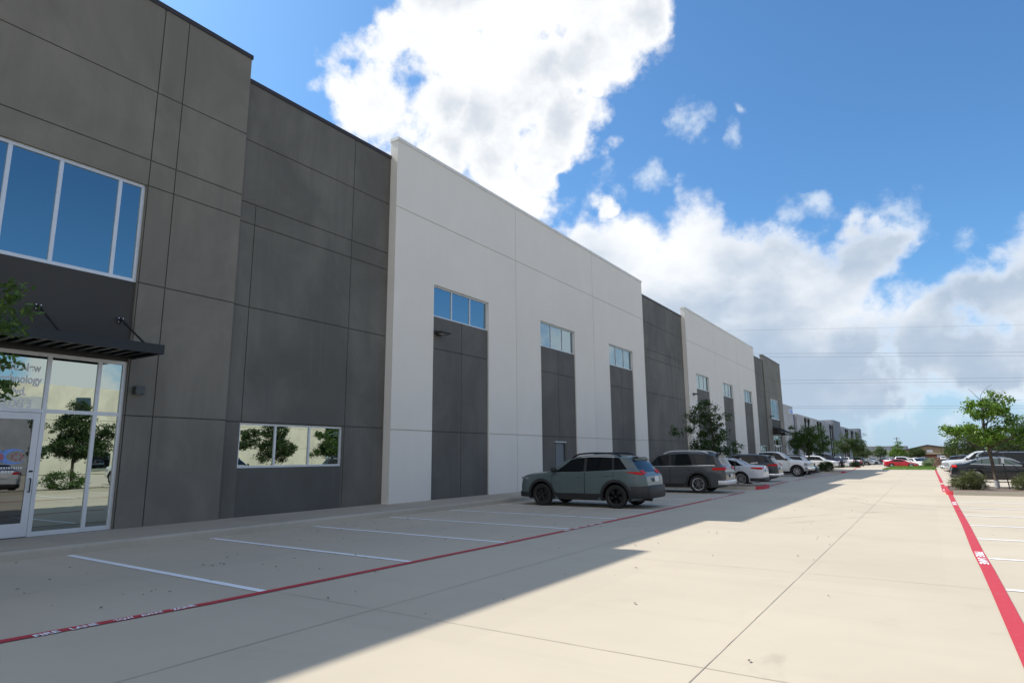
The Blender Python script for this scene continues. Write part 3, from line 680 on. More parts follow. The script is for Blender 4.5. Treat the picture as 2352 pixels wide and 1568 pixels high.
            for r_, (ln, z_) in enumerate(((.50, 1.47), (.34, 1.40))):
                y = 4.72
                while y < 4.72+ln:
                    l = .02+.03*rnd.random(); m.quad((Xg, y, z_), (Xg, y+l, z_), (Xg, y+l, z_+.04), (Xg, y, z_+.04)); y += l+.012
            m.build('small_lettering', MT['lettering'], dr)
    if near:
        vs, fs = text_mesh('1150 New\nTechnology\nBlvd.\nBLDG 3', 0.225, 'CENTER', 1.08, 0.006)
        m = MB(); m.add([(X+.003, 4.98+v[0]*.76, 3.40+v[1]) for v in vs], fs); m.build('lettering', MT['lettering'], st)
    # canopy
    ca, cb = seg(1.92, 7.06); m = MB(); xf = -13.6
    m.box(xf-.07, xf, ca, cb, 3.86, 4.06); m.box(XB+.002, xf-.07, ca, ca+.07, 3.86, 4.06); m.box(XB+.002, xf-.07, cb-.07, cb, 3.86, 4.06); m.box(XB+.002, XB+.07, ca+.07, cb-.07, 3.86, 4.06)
    if near:
        m.box(XB+.07, xf-.07, ca+.07, cb-.07, 4.015, 4.045)
        y = ca+.22
        while y < cb-.15: m.box(XB+.07, xf-.07, y-.045, y+.045, 3.90, 4.015); y += .235
    cn = m.build('canopy', MT['black'], WH)
    if not near:
        m = MB(); n = 12      # sloped standing seam roof on the far canopy
        m.add([(XB, ca, 4.6), (XB, cb, 4.6), (xf, cb, 4.08), (xf, ca, 4.08)], [(0, 3, 2, 1)])
        for i in range(n+1):
            y = ca+(cb-ca)*i/n; m.tube([(XB, y, 4.62), (xf, y, 4.10)], .022, 4)
        m.build('canopy_roof', MT['black'], cn)
    for y in (6.70, 5.12, 3.84, 2.26):
        y = m_(y); m = MB(); m.tube([(XB+.05, y, 4.71), (xf-.1, y-.02, 4.06)], .022, 6); m.box(XB+.001, XB+.016, y-.06, y+.06, 4.65, 4.77); m.box(XB+.016, XB+.08, y-.012, y+.012, 4.66, 4.75)
        m.build('hanger_rod', MT['black'], cn)
        if near:
            for dy in (-.042, .042):
                for dz in (-.042, .042): m = MB(); m.box(XB+.016, XB+.026, y+dy-.011, y+dy+.011, 4.71+dz-.011, 4.71+dz+.011); m.build('bolt', MT['bolt'], cn)
entrance(-0.4, 9.42, 1, False, True)
entrance(-0.4, 9.42, 1, True, False)
# a room behind the upper entrance window, its ceiling lights on
mb = MB(); X1 = -15.45
mb = MB(); xa, xb, ya, yb, za, zb = -28.0, -15.12, -0.3, 12.6, 5.45, 8.42
mb.quad((xa, ya, za), (xb, ya, za), (xb, yb, za), (xa, yb, za)); mb.quad((xa, ya, zb), (xa, yb, zb), (xb, yb, zb), (xb, ya, zb))
mb.quad((xa, ya, za), (xa, yb, za), (xa, yb, zb), (xa, ya, zb)); mb.quad((xa, ya, za), (xa, ya, zb), (xb, ya, zb), (xb, ya, za)); mb.quad((xa, yb, za), (xb, yb, za), (xb, yb, zb), (xa, yb, zb))
mb.build('upper_room', MT['interior'], WH)
for i in (0, 1):
    t = MB(); x = -23.2+1.15*i; y = 9.2+0.65*i
    for q in range(2): t.box(x+.16*q*2, x+.16*q*2+.26, y-.62, y+.62, 8.385, 8.41)
    o = t.build('ceiling_light', MT['troffer'], WH)

def wall_lamp(loc, w, label, box=False):
    o = empty('wall_lamp', loc); tag(o, label, 'lamp', 'lamps fixed to the warehouse wall')
    m = MB()
    if box:
        m.box(0, .17, -w/2, w/2, -.09, .09, .012); m.build('housing', MT['grey_box'], o)
        m = MB(); m.quad((.02, -w/2+.03, -.0905), (.02, w/2-.03, -.0905), (.15, w/2-.03, -.0905), (.15, -w/2+.03, -.0905)); m.build('lens', MT['lens'], o)
    else:
        m.box(0, .05, -.11, .11, -.11, .06, .01); m.add([(.05, -w/2, .05), (.05, w/2, .05), (.05, w/2, -.055), (.05, -w/2, -.055), (.42, -w/2, .0), (.42, w/2, .0), (.42, w/2, -.055), (.42, -w/2, -.055)],
              [(0, 1, 5, 4), (2, 3, 7, 6), (4, 5, 6, 7), (0, 4, 7, 3), (1, 2, 6, 5), (0, 3, 2, 1)]); m.build('housing', MT['blackm'], o)
        m = MB(); m.quad((.12, -w/2+.1, -.0565), (.12, w/2-.1, -.0565), (.33, w/2-.1, -.0565), (.33, -w/2+.1, -.0565)); m.build('lens', MT['lens'], o)
    return o
wall_lamp((XB+.001, 7.2, 3.165), .2, 'small grey box lamp on the brown wall beside the entrance glass', True)
wall_lamp((XW-.054, 17.53, 6.12), .5, 'flat black wall lamp on the nearest charcoal strip below its window')
wall_lamp((XW+.001, 47.75, 6.2), .5, 'small black wall lamp on the near edge of the second white block')
wall_lamp((XB+.001, 76.8, 5.9), .5, 'tiny black wall lamp on the far brown entrance block')

# ------------------------------------------------------------------ other buildings
def px_x(Y, X15): return X15
G2 = empty('grey_warehouse', (0, 0, 0)); tag(G2, 'lower pale grey warehouse with tall slate piers and black downspouts, beyond the brown block', 'building')
XG = -22.0; q = XG/-15.0; hz_ = lambda z: 1.65+(z-1.65)*q
for name, mat, a, b, z, dx in (('sign_pier', 'grey_bldg', 118, 92.4, 7.9, 0.0), ('blue_panel', 'blue_bldg', 92.4, 95.2, 7.0, -.5), ('wall', 'grey_bldg', 95.2, 133.4, 7.13, 0),
                            ('pier', 'grey_bldg2', 133.4, 144.6, 7.9, .4), ('recess_panel', 'grey_bldg2', 144.6, 149, 7.0, -.5), ('wall', 'grey_bldg', 149, 184.5, 7.2, 0), ('pier', 'grey_bldg2', 184.5, 191.5, 7.9, .4)):
    a = a*q if a != 118 else 120.0
    m = MB(); m.box(XG-8, XG+dx, a, b*q, -1.6, hz_(z)); m.build(name, MT[mat], G2)
m = MB(); m.box(XG-45, XG-8.01, 121, 279, -1.6, 8.3); m.build('roof_block', MT['roof'], G2)
m = MB(); m.box(XG-12, XG-9, 262, 280, 8.3, hz_(7.9)-.2); m.build('roof_box', MT['cream'], G2)
for y in (101.6, 104.6, 114.2, 117.3, 129.5, 132.2, 155.5, 158.5, 167.5, 170.4, 178.0, 181.0):
    y *= q; m = MB(); zt = hz_(6.8)
    m.box(XG+.01, XG+.42, y-.42, y+.42, zt-.95, zt); m.box(XG+.01, XG+.28, y-.2, y+.2, -1.5, zt-.95); m.build('downspout', MT['black'], G2)
for i in range(9):
    y = (97.5+1.6*i)*q; m = MB(); m.box(XG-.05, XG+.03, y-.5, y+.5, -.2, 2.1); m.build('window', MT['glass_blue'] if i % 3 else MT['copingw'], G2)
m = MB(); m.box(XG+.001, XG+.12, 131.0, 134.6, 9.35, 10.25); sg = m.build('sign', MT['signwhite'], G2)
m = MB(); m.box(XG+.121, XG+.17, 132.3, 134.4, 9.4, 10.1); m.box(XG+.121, XG+.17, 131.2, 131.7, 9.5, 10.2); m.build('emblem', MT['logo_blue'], sg)
# tan gabled hall far beyond the car park
TB = empty('gabled_hall', (0, 0, 0)); tag(TB, 'distant tan hall with low gabled roof, white sign and red brick base', 'building')
m = MB(); y0 = 300; xl, xr, xm = -9.5, 12.5, -0.6
m.box(xl, xr, y0, y0+40, -1.3, 1.1); m.build('brick_base', MT['brick'], TB)
m = MB(); m.add([(xl, y0-.1, 1.35), (xr, y0-.1, 1.35), (xr, y0-.1, 2.35), (xm, y0-.1, 4.45), (xl, y0-.1, 2.35), (xl, y0+40, 1.35), (xr, y0+40, 1.35), (xr, y0+40, 2.35), (xm, y0+40, 4.45), (xl, y0+40, 2.35)],
               [(0, 1, 2, 3, 4), (9, 8, 7, 6, 5), (0, 4, 9, 5), (1, 6, 7, 2), (0, 5, 6, 1)]); m.build('wall', MT['tan'], TB)
m = MB(); 
for a, b in (((xl-.8, 2.22), (xm, 4.5)), ((xm, 4.5), (xr+.8, 2.22))):
    m.add([(a[0], y0-.8, a[1]), (b[0], y0-.8, b[1]), (b[0], y0+40, b[1]), (a[0], y0+40, a[1]), (a[0], y0-.8, a[1]+.28), (b[0], y0-.8, b[1]+.28), (b[0], y0+40, b[1]+.28), (a[0], y0+40, a[1]+.28)], [(0, 1, 5, 4), (4, 5, 6, 7), (3, 2, 1, 0)])
m.build('roof', MT['rooftan'], TB)
m = MB(); m.box(xl-.4, xr+.4, y0-.9, y0-.1, 1.1, 1.45); m.build('fascia', MT['trim'], TB)
m = MB(); m.box(-1.0, 0.95, y0-.25, y0-.11, 1.75, 2.75, .05); sg = m.build('sign', MT['signwhite'], TB)
m = MB(); m.box(-.5, .55, y0-.27, y0-.251, 2.05, 2.4); m.build('emblem', MT['alu'], sg)
m = MB(); m.box(2.2, 4.6, y0-.08, y0+.02, -.3, .7); m.build('window', MT['signwhite'], TB)
FB = empty('far_shed', (0, 0, 0)); tag(FB, 'pale blue-grey shed far behind the trees at the end of the drive', 'building')
m = MB(); m.box(-40, -10, 380, 420, -2, 4.9); m.build('wall', MT['grey_bldg'], FB)
m = MB(); m.box(-40.2, -9.8, 379.8, 420.2, 4.9, 5.15); m.build('roof', MT['roof'], FB)
# cream warehouse across the car park, seen mirrored in the entrance glass
CB = empty('cream_warehouse', (0, 0, 0)); tag(CB, 'sunlit cream warehouse across the car park, mirrored in the entrance glass', 'building')
XC = 52.0
m = MB(); m.box(XC, XC+30, -20, 70, -.3, 9.9); m.build('wall', MT['cream'], CB)
m = MB(); m.box(XC-.35, XC, 21, 30, -.3, 8.4); m.box(XC-.35, XC, 44, 50, -.3, 10.6); m.build('grey_panel', MT['grey_bldg'], CB)
for y in (4, 8.5, 13, 17.5, 33, 38, 55, 60):
    m = MB(); m.box(XC-.06, XC+.1, y, y+1.6, 7.1, 8.7); m.build('window', MT['glass_door'], CB)
for z in (3.0, 6.0):
    m = MB(); m.box(XC-.02, XC+.01, -20, 70, z, z+.06); m.build('panel_joint', MT['jointwhite'], CB)
for y in (9, 16, 35, 40):
    m = MB(); m.box(XC-.06, XC+.1, y, y+2.4, 0.3, 2.3); m.build('window', MT['glass_lobby'], CB)
# low hills and tree belt on the horizon
hr = random.Random(11); m = MB(); n = 90; prev = None
for i in range(n+1):
    x = -900+1900*i/n; h = 2+7*abs(math.sin(i*.21))+3*hr.random()
    cur = [(x, 1500, -2), (x, 1505, h-1), (x, 1600, h+2), (x, 1900, -2)]
    if prev: 
        for a in range(3): m.quad(prev[a], cur[a], cur[a+1], prev[a+1])
    prev = cur
tag(m.build('hills', MT['hill']), kind='structure')
# power lines crossing high beyond the warehouse
def wire(label, zc, zfar, r=0.022, off=0.0):
    p0, p1 = Vector((-25, 120+off, 0)), Vector((16.5, 147.6+off, 0)); d = (p1-p0); pts = []
    for i in range(-12, 22):
        t = i/4; p = p0+d*t; s = (t-0.5)
        pts.append((p.x, p.y, zc+(zfar-zc)*t+0.05*s*s*0.6))
    m = MB(); m.tube(pts, r, 5, False); tag(m.build('power_line', MT['wire']), label, 'power line', 'power lines across the sky')
wire('faint topmost wire alone above the others, just over the warehouse parapet line', 24.2, 24.9, 0.012)
for nm, a, b, c, d in (('highest', 19.8, 19.75, 19.15, 19.1), ('middle', 14.8, 15.0, 14.25, 14.35), ('lowest', 10.1, 9.9, 9.78, 9.42)):
    wire('upper wire of the %s pair of power lines' % nm, a, b, 0.019); wire('lower wire of the %s pair of power lines' % nm, c, d, 0.019)
# pole far behind the conical tree
m = MB(); m.tube([(-7.35, 206, -1.2), (-7.35, 206, 5.9)], [.12, .09], 8); 
pl = m.build('utility_pole', MT['bark']); tag(pl, 'thin distant utility pole rising behind the pointed tree', 'pole')
m = MB(); m.box(-8.1, -6.6, 205.95, 206.05, 5.5, 5.62); m.build('crossarm', MT['bark'], pl)

# ------------------------------------------------------------------ vehicles
class CarShape:
    """a car body as a surface: s runs from the nose (0) to the tail (L)"""
    def __init__(c, L, W, top, belt, plan, fo, wb, wr, clear, arch, k=.36, drop=.055, bed=None):
        c.L, c.W, c.fo, c.wb, c.wr, c.clear, c.arch, c.k, c.drop = L, W, fo, wb, wr, clear, arch, k, drop
        c.T = smoothtab(top); c.Bf = smoothtab(belt); c.P = smoothtab(plan)
    def w(c, s): return c.W/2*c.P(s)
    def B(c, s): return min(c.Bf(s), c.T(s)-.012)
    def rail(c, s): return max(c.B(s)+.006, c.T(s)-c.drop)
    def sidey(c, s, z):
        h = max(0, min(1, (z-c.clear)/(c.B(s)-c.clear)))
        return c.w(s)*c.SY(h)
    SY = staticmethod(smoothtab([(0, .935), (.1, .962), (.3, .992), (.52, 1.0), (.75, .992), (.9, .975), (1, .945)]))
    def glassy(c, s, z): return c.w(s)*.945-.015-c.k*max(0, z-c.B(s))
    def edge(c, s):
        r = c.rail(s); return c.glassy(s, r) if r > c.B(s)+.03 else c.w(s)*.945-.03
    def crown(c, s, t):       # t in -1..1 across
        a = abs(t); r = c.rail(s); T = c.T(s)
        return (c.edge(s)*t, r+(T-r)*(1-a**2.2))
    def pos(c, s): return c.L/2-s
    def zbot(c, s):
        z = c.clear
        for sw in (c.fo, c.fo+c.wb):
            d = abs(s-sw)
            if d < c.arch: z = max(z, c.wr+math.sqrt(c.arch**2-d*d))
        e = min(s, c.L-s)
        if e < .5: z = max(z, c.clear+.10*(1-e/.5))
        return z
    def body(c):
        st = set()
        n = 46
        for i in range(n+1): st.add(c.L*i/n)
        for e in (.015, .04, .08, .14, .22): st.add(e); st.add(c.L-e)
        for sw in (c.fo, c.fo+c.wb):
            for i in range(13): st.add(sw-c.arch*math.cos(math.pi*i/12))
            st.add(sw-c.arch-.004); st.add(sw+c.arch+.004)
        st = sorted(st); out = []
        for s in st:
            if not out or s-out[-1] > .003: out.append(s)
        st = out; m = MB(); vs = []
        FH = (0, .12, .3, .5, .7, .88, 1.0)
        for s in st:
            zb = c.zbot(s); B = c.B(s); r = c.rail(s); ring = []
            zb = min(zb, B-.05)
            for f in FH:
                z = zb+(B-zb)*f; ring.append((c.sidey(s, z), z))
            for g in (.06, .5, .92):
                z = B+(r-B)*g; y = c.glassy(s, z) if r > B+.03 else c.w(s)*.945-.03*g
                ring.append((y, z))
            for t in (.97, .85, .6, .3, 0): ring.append(c.crown(s, t))
            x = c.pos(s); vs += [(x, y, z) for y, z in ring]+[(x, -y, z) for y, z in reversed(ring[:-1])]
        N = len(FH)+3+5; N2 = 2*N-1
        fs = []
        for i in range(len(st)-1):
            for j in range(N2-1): fs.append((i*N2+j, i*N2+j+1, (i+1)*N2+j+1, (i+1)*N2+j))
        m.add(vs, fs, True)
        m.add(vs[:N2], [tuple(range(N2))]); m.add(vs[-N2:], [tuple(reversed(range(N2)))])
        return m
    def patch(c, m, fn, nu, nv, off, smooth=True):
        """fn(u,v) -> point on the surface; laid outside it by off"""
        g = {}
        e = 1e-3; vs = []
        for i in range(nu+1):
            for j in range(nv+1):
                u, v = i/nu, j/nv
                u0, u1 = max(0, u-e), min(1, u+e); v0, v1 = max(0, v-e), min(1, v+e)
                p = Vector(fn(u, v)); a = Vector(fn(u1, v))-Vector(fn(u0, v)); b = Vector(fn(u, v1))-Vector(fn(u, v0))
                nrm = a.cross(b)
                if nrm.length < 1e-12: nrm = Vector((0, 0, 1))
                nrm.normalize()
                ref = Vector((p.x*.15, p.y, (p.z-.8)*.8))
                if nrm.dot(ref) < 0: nrm = -nrm
                vs.append(p+nrm*off)
        fs = [(i*(nv+1)+j, (i+1)*(nv+1)+j, (i+1)*(nv+1)+j+1, i*(nv+1)+j+1) for i in range(nu) for j in range(nv)]
        m.add(vs, fs, smooth); return m
    def sidewin(c, m, a0, b0, a1, b1, lo=.03, hi=.04, off=.005, side=1, zcap=None):
        def fn(u, v):
            s = (a0+(b0-a0)*u)*(1-v)+(a1+(b1-a1)*u)*v
            zl = c.B(s)+lo; zh = max(zl+.01, c.rail(s)-hi)
            if zcap: zh = min(zh, zcap)
            z = zl+(zh-zl)*v
            return (c.pos(s), side*c.glassy(s, z), z)
        return c.patch(m, fn, 8, 4, off)
    def sidepatch(c, m, s0, s1, z0, z1, off, side=1, skew=0.0, nu=10, nv=6, ztop=None):
        def fn(u, v):
            s = s0+(s1-s0)*u+skew*v; zb = max(c.zbot(s)+.0, z0(s) if callable(z0) else z0); zt = min(z1(s) if callable(z1) else z1, c.B(s)-.002)
            z = zb+(max(zt, zb+.004)-zb)*v
            return (c.pos(s), side*c.sidey(s, z), z)
        return c.patch(m, fn, nu, nv, off)
    def wrapband(c, m, s0, z0, z1, off, rear=True, out=0.0, thick=.03):
        """a band wrapped round the nose or the tail, following the plan of the body"""
        n = 9; ss = [s0+(c.L-s0)*(1-(1-i/n)**2) for i in range(n+1)] if rear else [s0*(1-i/n)**2 for i in range(n+1)]
        zm = (z0+z1)/2; half = []
        for i, q in enumerate(ss):
            t = i/n; x = c.pos(q)+(-1 if rear else 1)*(out*t*t); half.append((x, c.sidey(min(max(q, .001), c.L-.001), zm)+off))
        path = half+[(half[-1][0]+(-1 if rear else 1)*.055*(1-k*k), half[-1][1]*k) for k in (.9, .75, .5, 0, -.5, -.75, -.9)]+[(x, -y) for x, y in reversed(half)]
        vs = []; cx = sum(p[0] for p in half)/len(half)
        for x, y in path:
            d = .02
            vs += [(x+(d if rear else -d), y*(1-.02), z0-.01), (x, y, z0+.03), (x, y, z1-.03), (x+(d if rear else -d), y*(1-.02), z1)]
        fs = [(i*4+j, (i+1)*4+j, (i+1)*4+j+1, i*4+j+1) for i in range(len(path)-1) for j in range(3)]
        m.add(vs, fs, True); k = len(path)
        m.add([vs[i*4] for i in range(k)], [tuple(range(k))]); m.add([vs[i*4+3] for i in range(k)], [tuple(range(k))])
        return m
    def toppatch(c, m, s0, s1, t0=-.88, t1=.88, off=.006, nu=8, nv=8, taper=0.0):
        def fn(u, v):
            s = s0+(s1-s0)*u; k_ = 1-taper*(1-u); y, z = c.crown(s, (t0+(t1-t0)*v)*k_); return (c.pos(s), y, z)
        return c.patch(m, fn, nu, nv, off)

def make_wheel(parent, x, y, r, wdt, rim, spokes, side, split=True, rr=.68, sw=1.0):
    w = empty('wheel', (x, y, r)); w.parent = parent
    t = MB(); h = wdt/2; ri = r*rr
    t.lathe_y([(ri, -h*.9), (r*.90, -h), (r*.975, -h*.82), (r, -h*.5), (r, h*.5), (r*.975, h*.82), (r*.90, h), (ri, h*.9), (ri*.97, h*.4), (ri*.97, -h*.4), (ri, -h*.9)], 30)
    t.build('tyre', MT['tyre'], w)
    d = MB(); yo = side*h*.80
    d.lathe_y([(ri, side*h*.92), (ri*.95, side*h*.93), (ri*.90, side*h*.70), (ri*.9, side*h*.1)], 30)
    ys = side*h*.78
    for i in range(spokes):
        a = 2*math.pi*i/spokes+.3
        for da in ((-.13, .13) if split else (0,)):
            a0, a1 = a+da*.45, a+da*1.25; w0, w1 = ri*sw*(.085 if split else .17), ri*sw*(.075 if split else .13)
            p0 = Vector((math.cos(a0)*ri*.12, ys*1.03, math.sin(a0)*ri*.12)); p1 = Vector((math.cos(a1)*ri*.94, ys*.98, math.sin(a1)*ri*.94))
            n = Vector((-(p1-p0).z, 0, (p1-p0).x)).normalized(); dy = Vector((0, side*.02, 0))
            q = [p0-n*w0, p0+n*w0, p1+n*w1, p1-n*w1]; v = [a_-dy*1.5 for a_ in q]+[a_+dy for a_ in q]
            d.add(v, [(4, 5, 6, 7), (0, 1, 5, 4), (1, 2, 6, 5), (2, 3, 7, 6), (3, 0, 4, 7), (7, 6, 5, 4)])
    d.lathe_y([(0, side*h*.9), (ri*.16, side*h*.88), (ri*.2, side*h*.7)], 16)
    d.build('rim', MT[rim], w)
    b = MB(); b.lathe_y([(0, side*h*.15), (ri*.95, side*h*.15)], 24); b.build('brake_disc', MT['blackm'], w)
    return w
def finish_car(c, root, paintm, o):
    """o: options. builds all parts under root"""
    L, W = c.L, c.W; B = lambda m, n, mat, par=root: m.build(n, MT[mat], par)
    bodyo = B(c.body(), 'body', paintm)
    m = MB(); m.box(-L/2+.35, L/2-.3, -W/2+.27, W/2-.27, c.clear-.02, c.wr+.32); m.box(-L/2+.5, L/2-.5, -W/2+.12, W/2-.12, c.clear-.01, c.clear+.06)
    for sw in (c.fo, c.fo+c.wb):      # dark wheel housings
        for sd in (-1, 1):
            pts = []
            n = 12; x0 = c.pos(sw); ra = c.arch-.004
            ring = [(x0+ra*math.cos(math.pi*i/n), c.wr+ra*math.sin(math.pi*i/n)) for i in range(n+1)]
            yi, yo = sd*(W/2-.28), sd*(c.sidey(sw, c.wr+c.arch)-.012)
            m.add([(x, yi, z) for x, z in ring]+[(x, yo, z) for x, z in ring], [(i, i+1, n+2+i, n+1+i) for i in range(n)], True)
    B(m, 'underbody', 'blackm')
    # glass
    wl = o['wins']; g = o.get('glass', 'carglass')
    for sd in (1, -1):
        for wv in wl:
            m = MB(); c.sidewin(m, *wv, side=sd); B(m, 'side_window', g)
        for wa, wb_ in zip(wl, wl[1:]):
            if wb_[0]-wa[1] < .2 and o.get('pillars', True):
                m = MB(); c.sidewin(m, wa[1]-.01, wb_[0]+.01, wa[3]-.01, wb_[2]+.01, off=.0035, side=sd); B(m, 'pillar_trim', 'blackm')
        if o.get('belttrim'):
            m = MB(); a, b = o['belttrim']
            c.patch(m, lambda u, v: (c.pos(a+(b-a)*u), sd*(c.glassy(a+(b-a)*u, c.B(a+(b-a)*u)+.005+.025*v)), c.B(a+(b-a)*u)+.005+.025*v), 14, 1, .009); B(m, 'window_trim', o.get('trimmat', 'chrome'))
        if o.get('rooftrim'):
            m = MB(); a, b = o['rooftrim']
            c.patch(m, lambda u, v: (c.pos(a+(b-a)*u), sd*(c.glassy(a+(b-a)*u, c.rail(a+(b-a)*u)-.04+.025*v)), c.rail(a+(b-a)*u)-.04+.025*v), 20, 1, .009); B(m, 'window_trim', o.get('trimmat', 'chrome'))
    m = MB(); c.toppatch(m, *o['ws'], taper=-.04); B(m, 'windshield', g if o.get('glass') else 'carglass')
    m = MB(); c.toppatch(m, *o['rw'], t0=-.86, t1=.86); B(m, 'rear_window', 'carglass')
    if o.get('sunroof'): m = MB(); c.toppatch(m, *o['sunroof'], t0=-.55, t1=.55, off=.004); B(m, 'sunroof', 'carglass')
    # doors with their gaps
    for sd in (1, -1):
        for a, b in o['doors']:
            zb = c.clear+o.get('sill', .14); zt = lambda s: c.B(s)-.005
            m = MB(); c.sidepatch(m, a, b, zb, zt, .0035, sd)
            dr = B(m, 'door', paintm)
            m = MB(); t = .012
            for s in (a, b): c.sidepatch(m, s-t/2, s+t/2, zb, zt, .005, sd, nu=1, nv=8)
            c.sidepatch(m, a, b, zb-t, zb+t*.2, .005, sd, nu=8, nv=1); B(m, 'door_gap', 'seam', dr)
            hs = b-.13; hz = c.B(b)-.13
            m = MB(); y = sd*c.sidey(hs, hz); x = c.pos(hs); m.box(x-.02, x+.16, min(y, y+sd*.035), max(y, y+sd*.035), hz-.018, hz+.018, .008); B(m, 'door_handle', o.get('handle', paintm), dr)
        s = o['mirror']; z = c.B(s)+.09; y = c.w(s)*.93; x = c.pos(s)
        m = MB(); m.box(x-.05, x+.10, *sorted((sd*(y+.02), sd*(y+.21))), z-.06, z+.10, .04); m.box(x-.01, x+.05, *sorted((sd*(y-.06), sd*(y+.06))), z-.07, z-.03); B(m, 'wing_mirror', o.get('mirrormat', paintm))
    # cladding, arches
    if o.get('clad'):
        h = o['clad']
        for sd in (1, -1):
            m = MB(); c.sidepatch(m, c.fo+c.arch-.01, c.fo+c.wb-c.arch+.01, c.clear, c.clear+h, .012, sd, nu=8, nv=3)
            for sw in (c.fo, c.fo+c.wb):
                def fn(u, v, sw=sw):
                    a = R(-22)+R(224)*u; r = c.arch-.006+.085*v; s = sw-r*math.cos(a)*1.0; z = max(c.clear+.0, c.wr+r*math.sin(a)); s = min(max(s, .01), L-.01)
                    return (c.pos(s), sd*c.sidey(s, z), z)
                c.patch(m, fn, 22, 2, .014)
            B(m, 'cladding', 'blackm')
    # tail
    xr = -L/2
    for sd in (1, -1):
        for (s0, s1, z0, z1, mat) in o.get('tails', []):
            m = MB(); c.sidepatch(m, s0, L-.012, z0, z1, .012, sd, nu=8, nv=3)
            # the lamp carries on round the tail: stations where the tail surface lies between z0 and z1
            ss = [L-.9+.9*i/200 for i in range(200)]; zl, zh = (z(L) if callable(z) else z for z in (z0, z1)); on = [q for q in ss if zl <= c.T(q)-.03 <= zh+.02]
            if on: c.toppatch(m, on[0], min(on[-1], L-.006), *sorted((sd*o.get('tailin', .58), sd*.995)), off=.014, nu=4, nv=6)
            B(m, 'taillight', mat)
    if o.get('rearbumper'):
        z0, z1, mat, out = o['rearbumper']; m = MB()
        c.wrapband(m, o.get('bumper_from', c.fo+c.wb+c.arch+.05), z0, z1, .014, True, out)
        B(m, 'rear_bumper', mat)
    if o.get('plate'):
        z, x = o['plate']; m = MB(); m.box(xr-x-.012, xr-x, -.155, .155, z-.08, z+.08, .004); B(m, 'licence_plate', 'plate')
    # nose
    xf = L/2
    for sd in (1, -1):
        for (s1, z0, z1) in o.get('heads', []):
            m = MB(); c.sidepatch(m, .012, s1, z0, z1, .010, sd, nu=8, nv=3)
            m.box(xf-.06, xf+.012, *sorted((sd*c.w(0)*.55, sd*c.w(.01)*.95)), z0, z1, .012); B(m, 'headlight', 'headlight')
    if o.get('grille'):
        z0, z1, hw, mat = o['grille']; m = MB(); m.box(xf-.05, xf+.014, -hw, hw, z0, z1, .02)
        if o.get('bars'):
            for i in range(o['bars']): z = z0+(z1-z0)*(i+.5)/o['bars']; m.box(xf, xf+.03, -hw, hw, z-.018, z+.018)
        B(m, 'grille', mat)
    if o.get('frontbumper'):
        z0, z1, mat, out = o['frontbumper']; m = MB(); wv = c.w(.05)
        c.wrapband(m, c.fo-c.arch-.05, z0, z1, .014, False, out)
        B(m, 'front_bumper', mat)
        if o.get('foglight'):
            for sd in (1, -1): m = MB(); m.box(xf+out-.03, xf+out+.012, *sorted((sd*wv*.55, sd*wv*.80)), z0+.06, z1-.05, .01); B(m, 'fog_light', 'blackm')
    # roof rails
    if o.get('rails'):
        a, b, mat = o['rails']
        for sd in (1, -1):
            pts = []
            for i in range(15):
                s = a+(b-a)*i/14; hgt = .075*min(1, min(i, 14-i)/1.6); y, z = c.crown(s, .93); pts.append((c.pos(s), sd*y, z+hgt+.005))
            m = MB(); m.tube(pts, .03, 6); B(m, 'roof_rail', mat)
    if o.get('crossbars'):
        for s in o['crossbars']:
            y, z = c.crown(s, .9); m = MB(); x = c.pos(s); m.tube([(x, -y, z+.07), (x, y, z+.07)], .02, 6); B(m, 'roof_bar', 'rim_silver')
    if o.get('spoiler'):
        s = o['spoiler']; y, z = c.crown(s, .9); x = c.pos(s); m = MB()
        m.add([(x+.12, -y*.98, z+.012), (x+.12, y*.98, z+.012), (x-.17, y*.93, z-.03), (x-.17, -y*.93, z-.03), (x+.1, -y*.95, z-.05), (x+.1, y*.95, z-.05), (x-.16, y*.9, z-.075), (x-.16, -y*.9, z-.075)],
              [(0, 1, 2, 3), (7, 6, 5, 4), (3, 2, 6, 7), (1, 5, 6, 2), (0, 3, 7, 4)])
        y0_, z0_ = c.crown(s, 0.0); m.add([(x+.12, -y*.6, z0_+.006), (x+.12, y*.6, z0_+.006), (x-.18, y*.6, z0_-.02), (x-.18, -y*.6, z0_-.02), (x-.18, y*.6, z0_-.06), (x-.18, -y*.6, z0_-.06)], [(0, 1, 2, 3), (3, 2, 4, 5)])
        B(m, 'roof_spoiler', paintm)
    if o.get('fin'):
        s = o['fin']; z = c.T(s); x = c.pos(s); m = MB(); m.add([(x+.12, -.03, z), (x+.12, .03, z), (x-.06, .025, z), (x-.06, -.025, z), (x-.05, 0, z+.085), (x-.02, 0, z+.08)], [(0, 1, 5), (1, 2, 4, 5), (2, 3, 4), (3, 0, 5, 4)]); B(m, 'antenna_fin', paintm)
    if o.get('exhaust'):
        m = MB(); m.lathe_y([(.0, 0)], 3) if False else None
        m = MB(); m.tube([(xr+.25, .5, .30), (xr-.06, .5, .28)], .05, 10); B(m, 'exhaust_pipe', 'blackm')
    for sw in (c.fo, c.fo+c.wb):
        for sd in (1, -1): make_wheel(root, c.pos(sw), sd*(W/2-.135), c.wr, .225, o.get('rim', 'rim_silver'), o.get('spokes', 5), sd, o.get('split', True), o.get('rr', .68), o.get('sw', 1.0))
    return bodyo
PL = lambda L, nose=.74, tail=.74: [(0, nose), (.05, nose+.07), (.15, nose+.145), (.4, .955), (.9, .99), (L*.5, 1.0), (L-1.0, .985), (L-.55, .965), (L-.28, .93), (L-.13, tail+.13), (L-.05, tail+.07), (L, tail)]
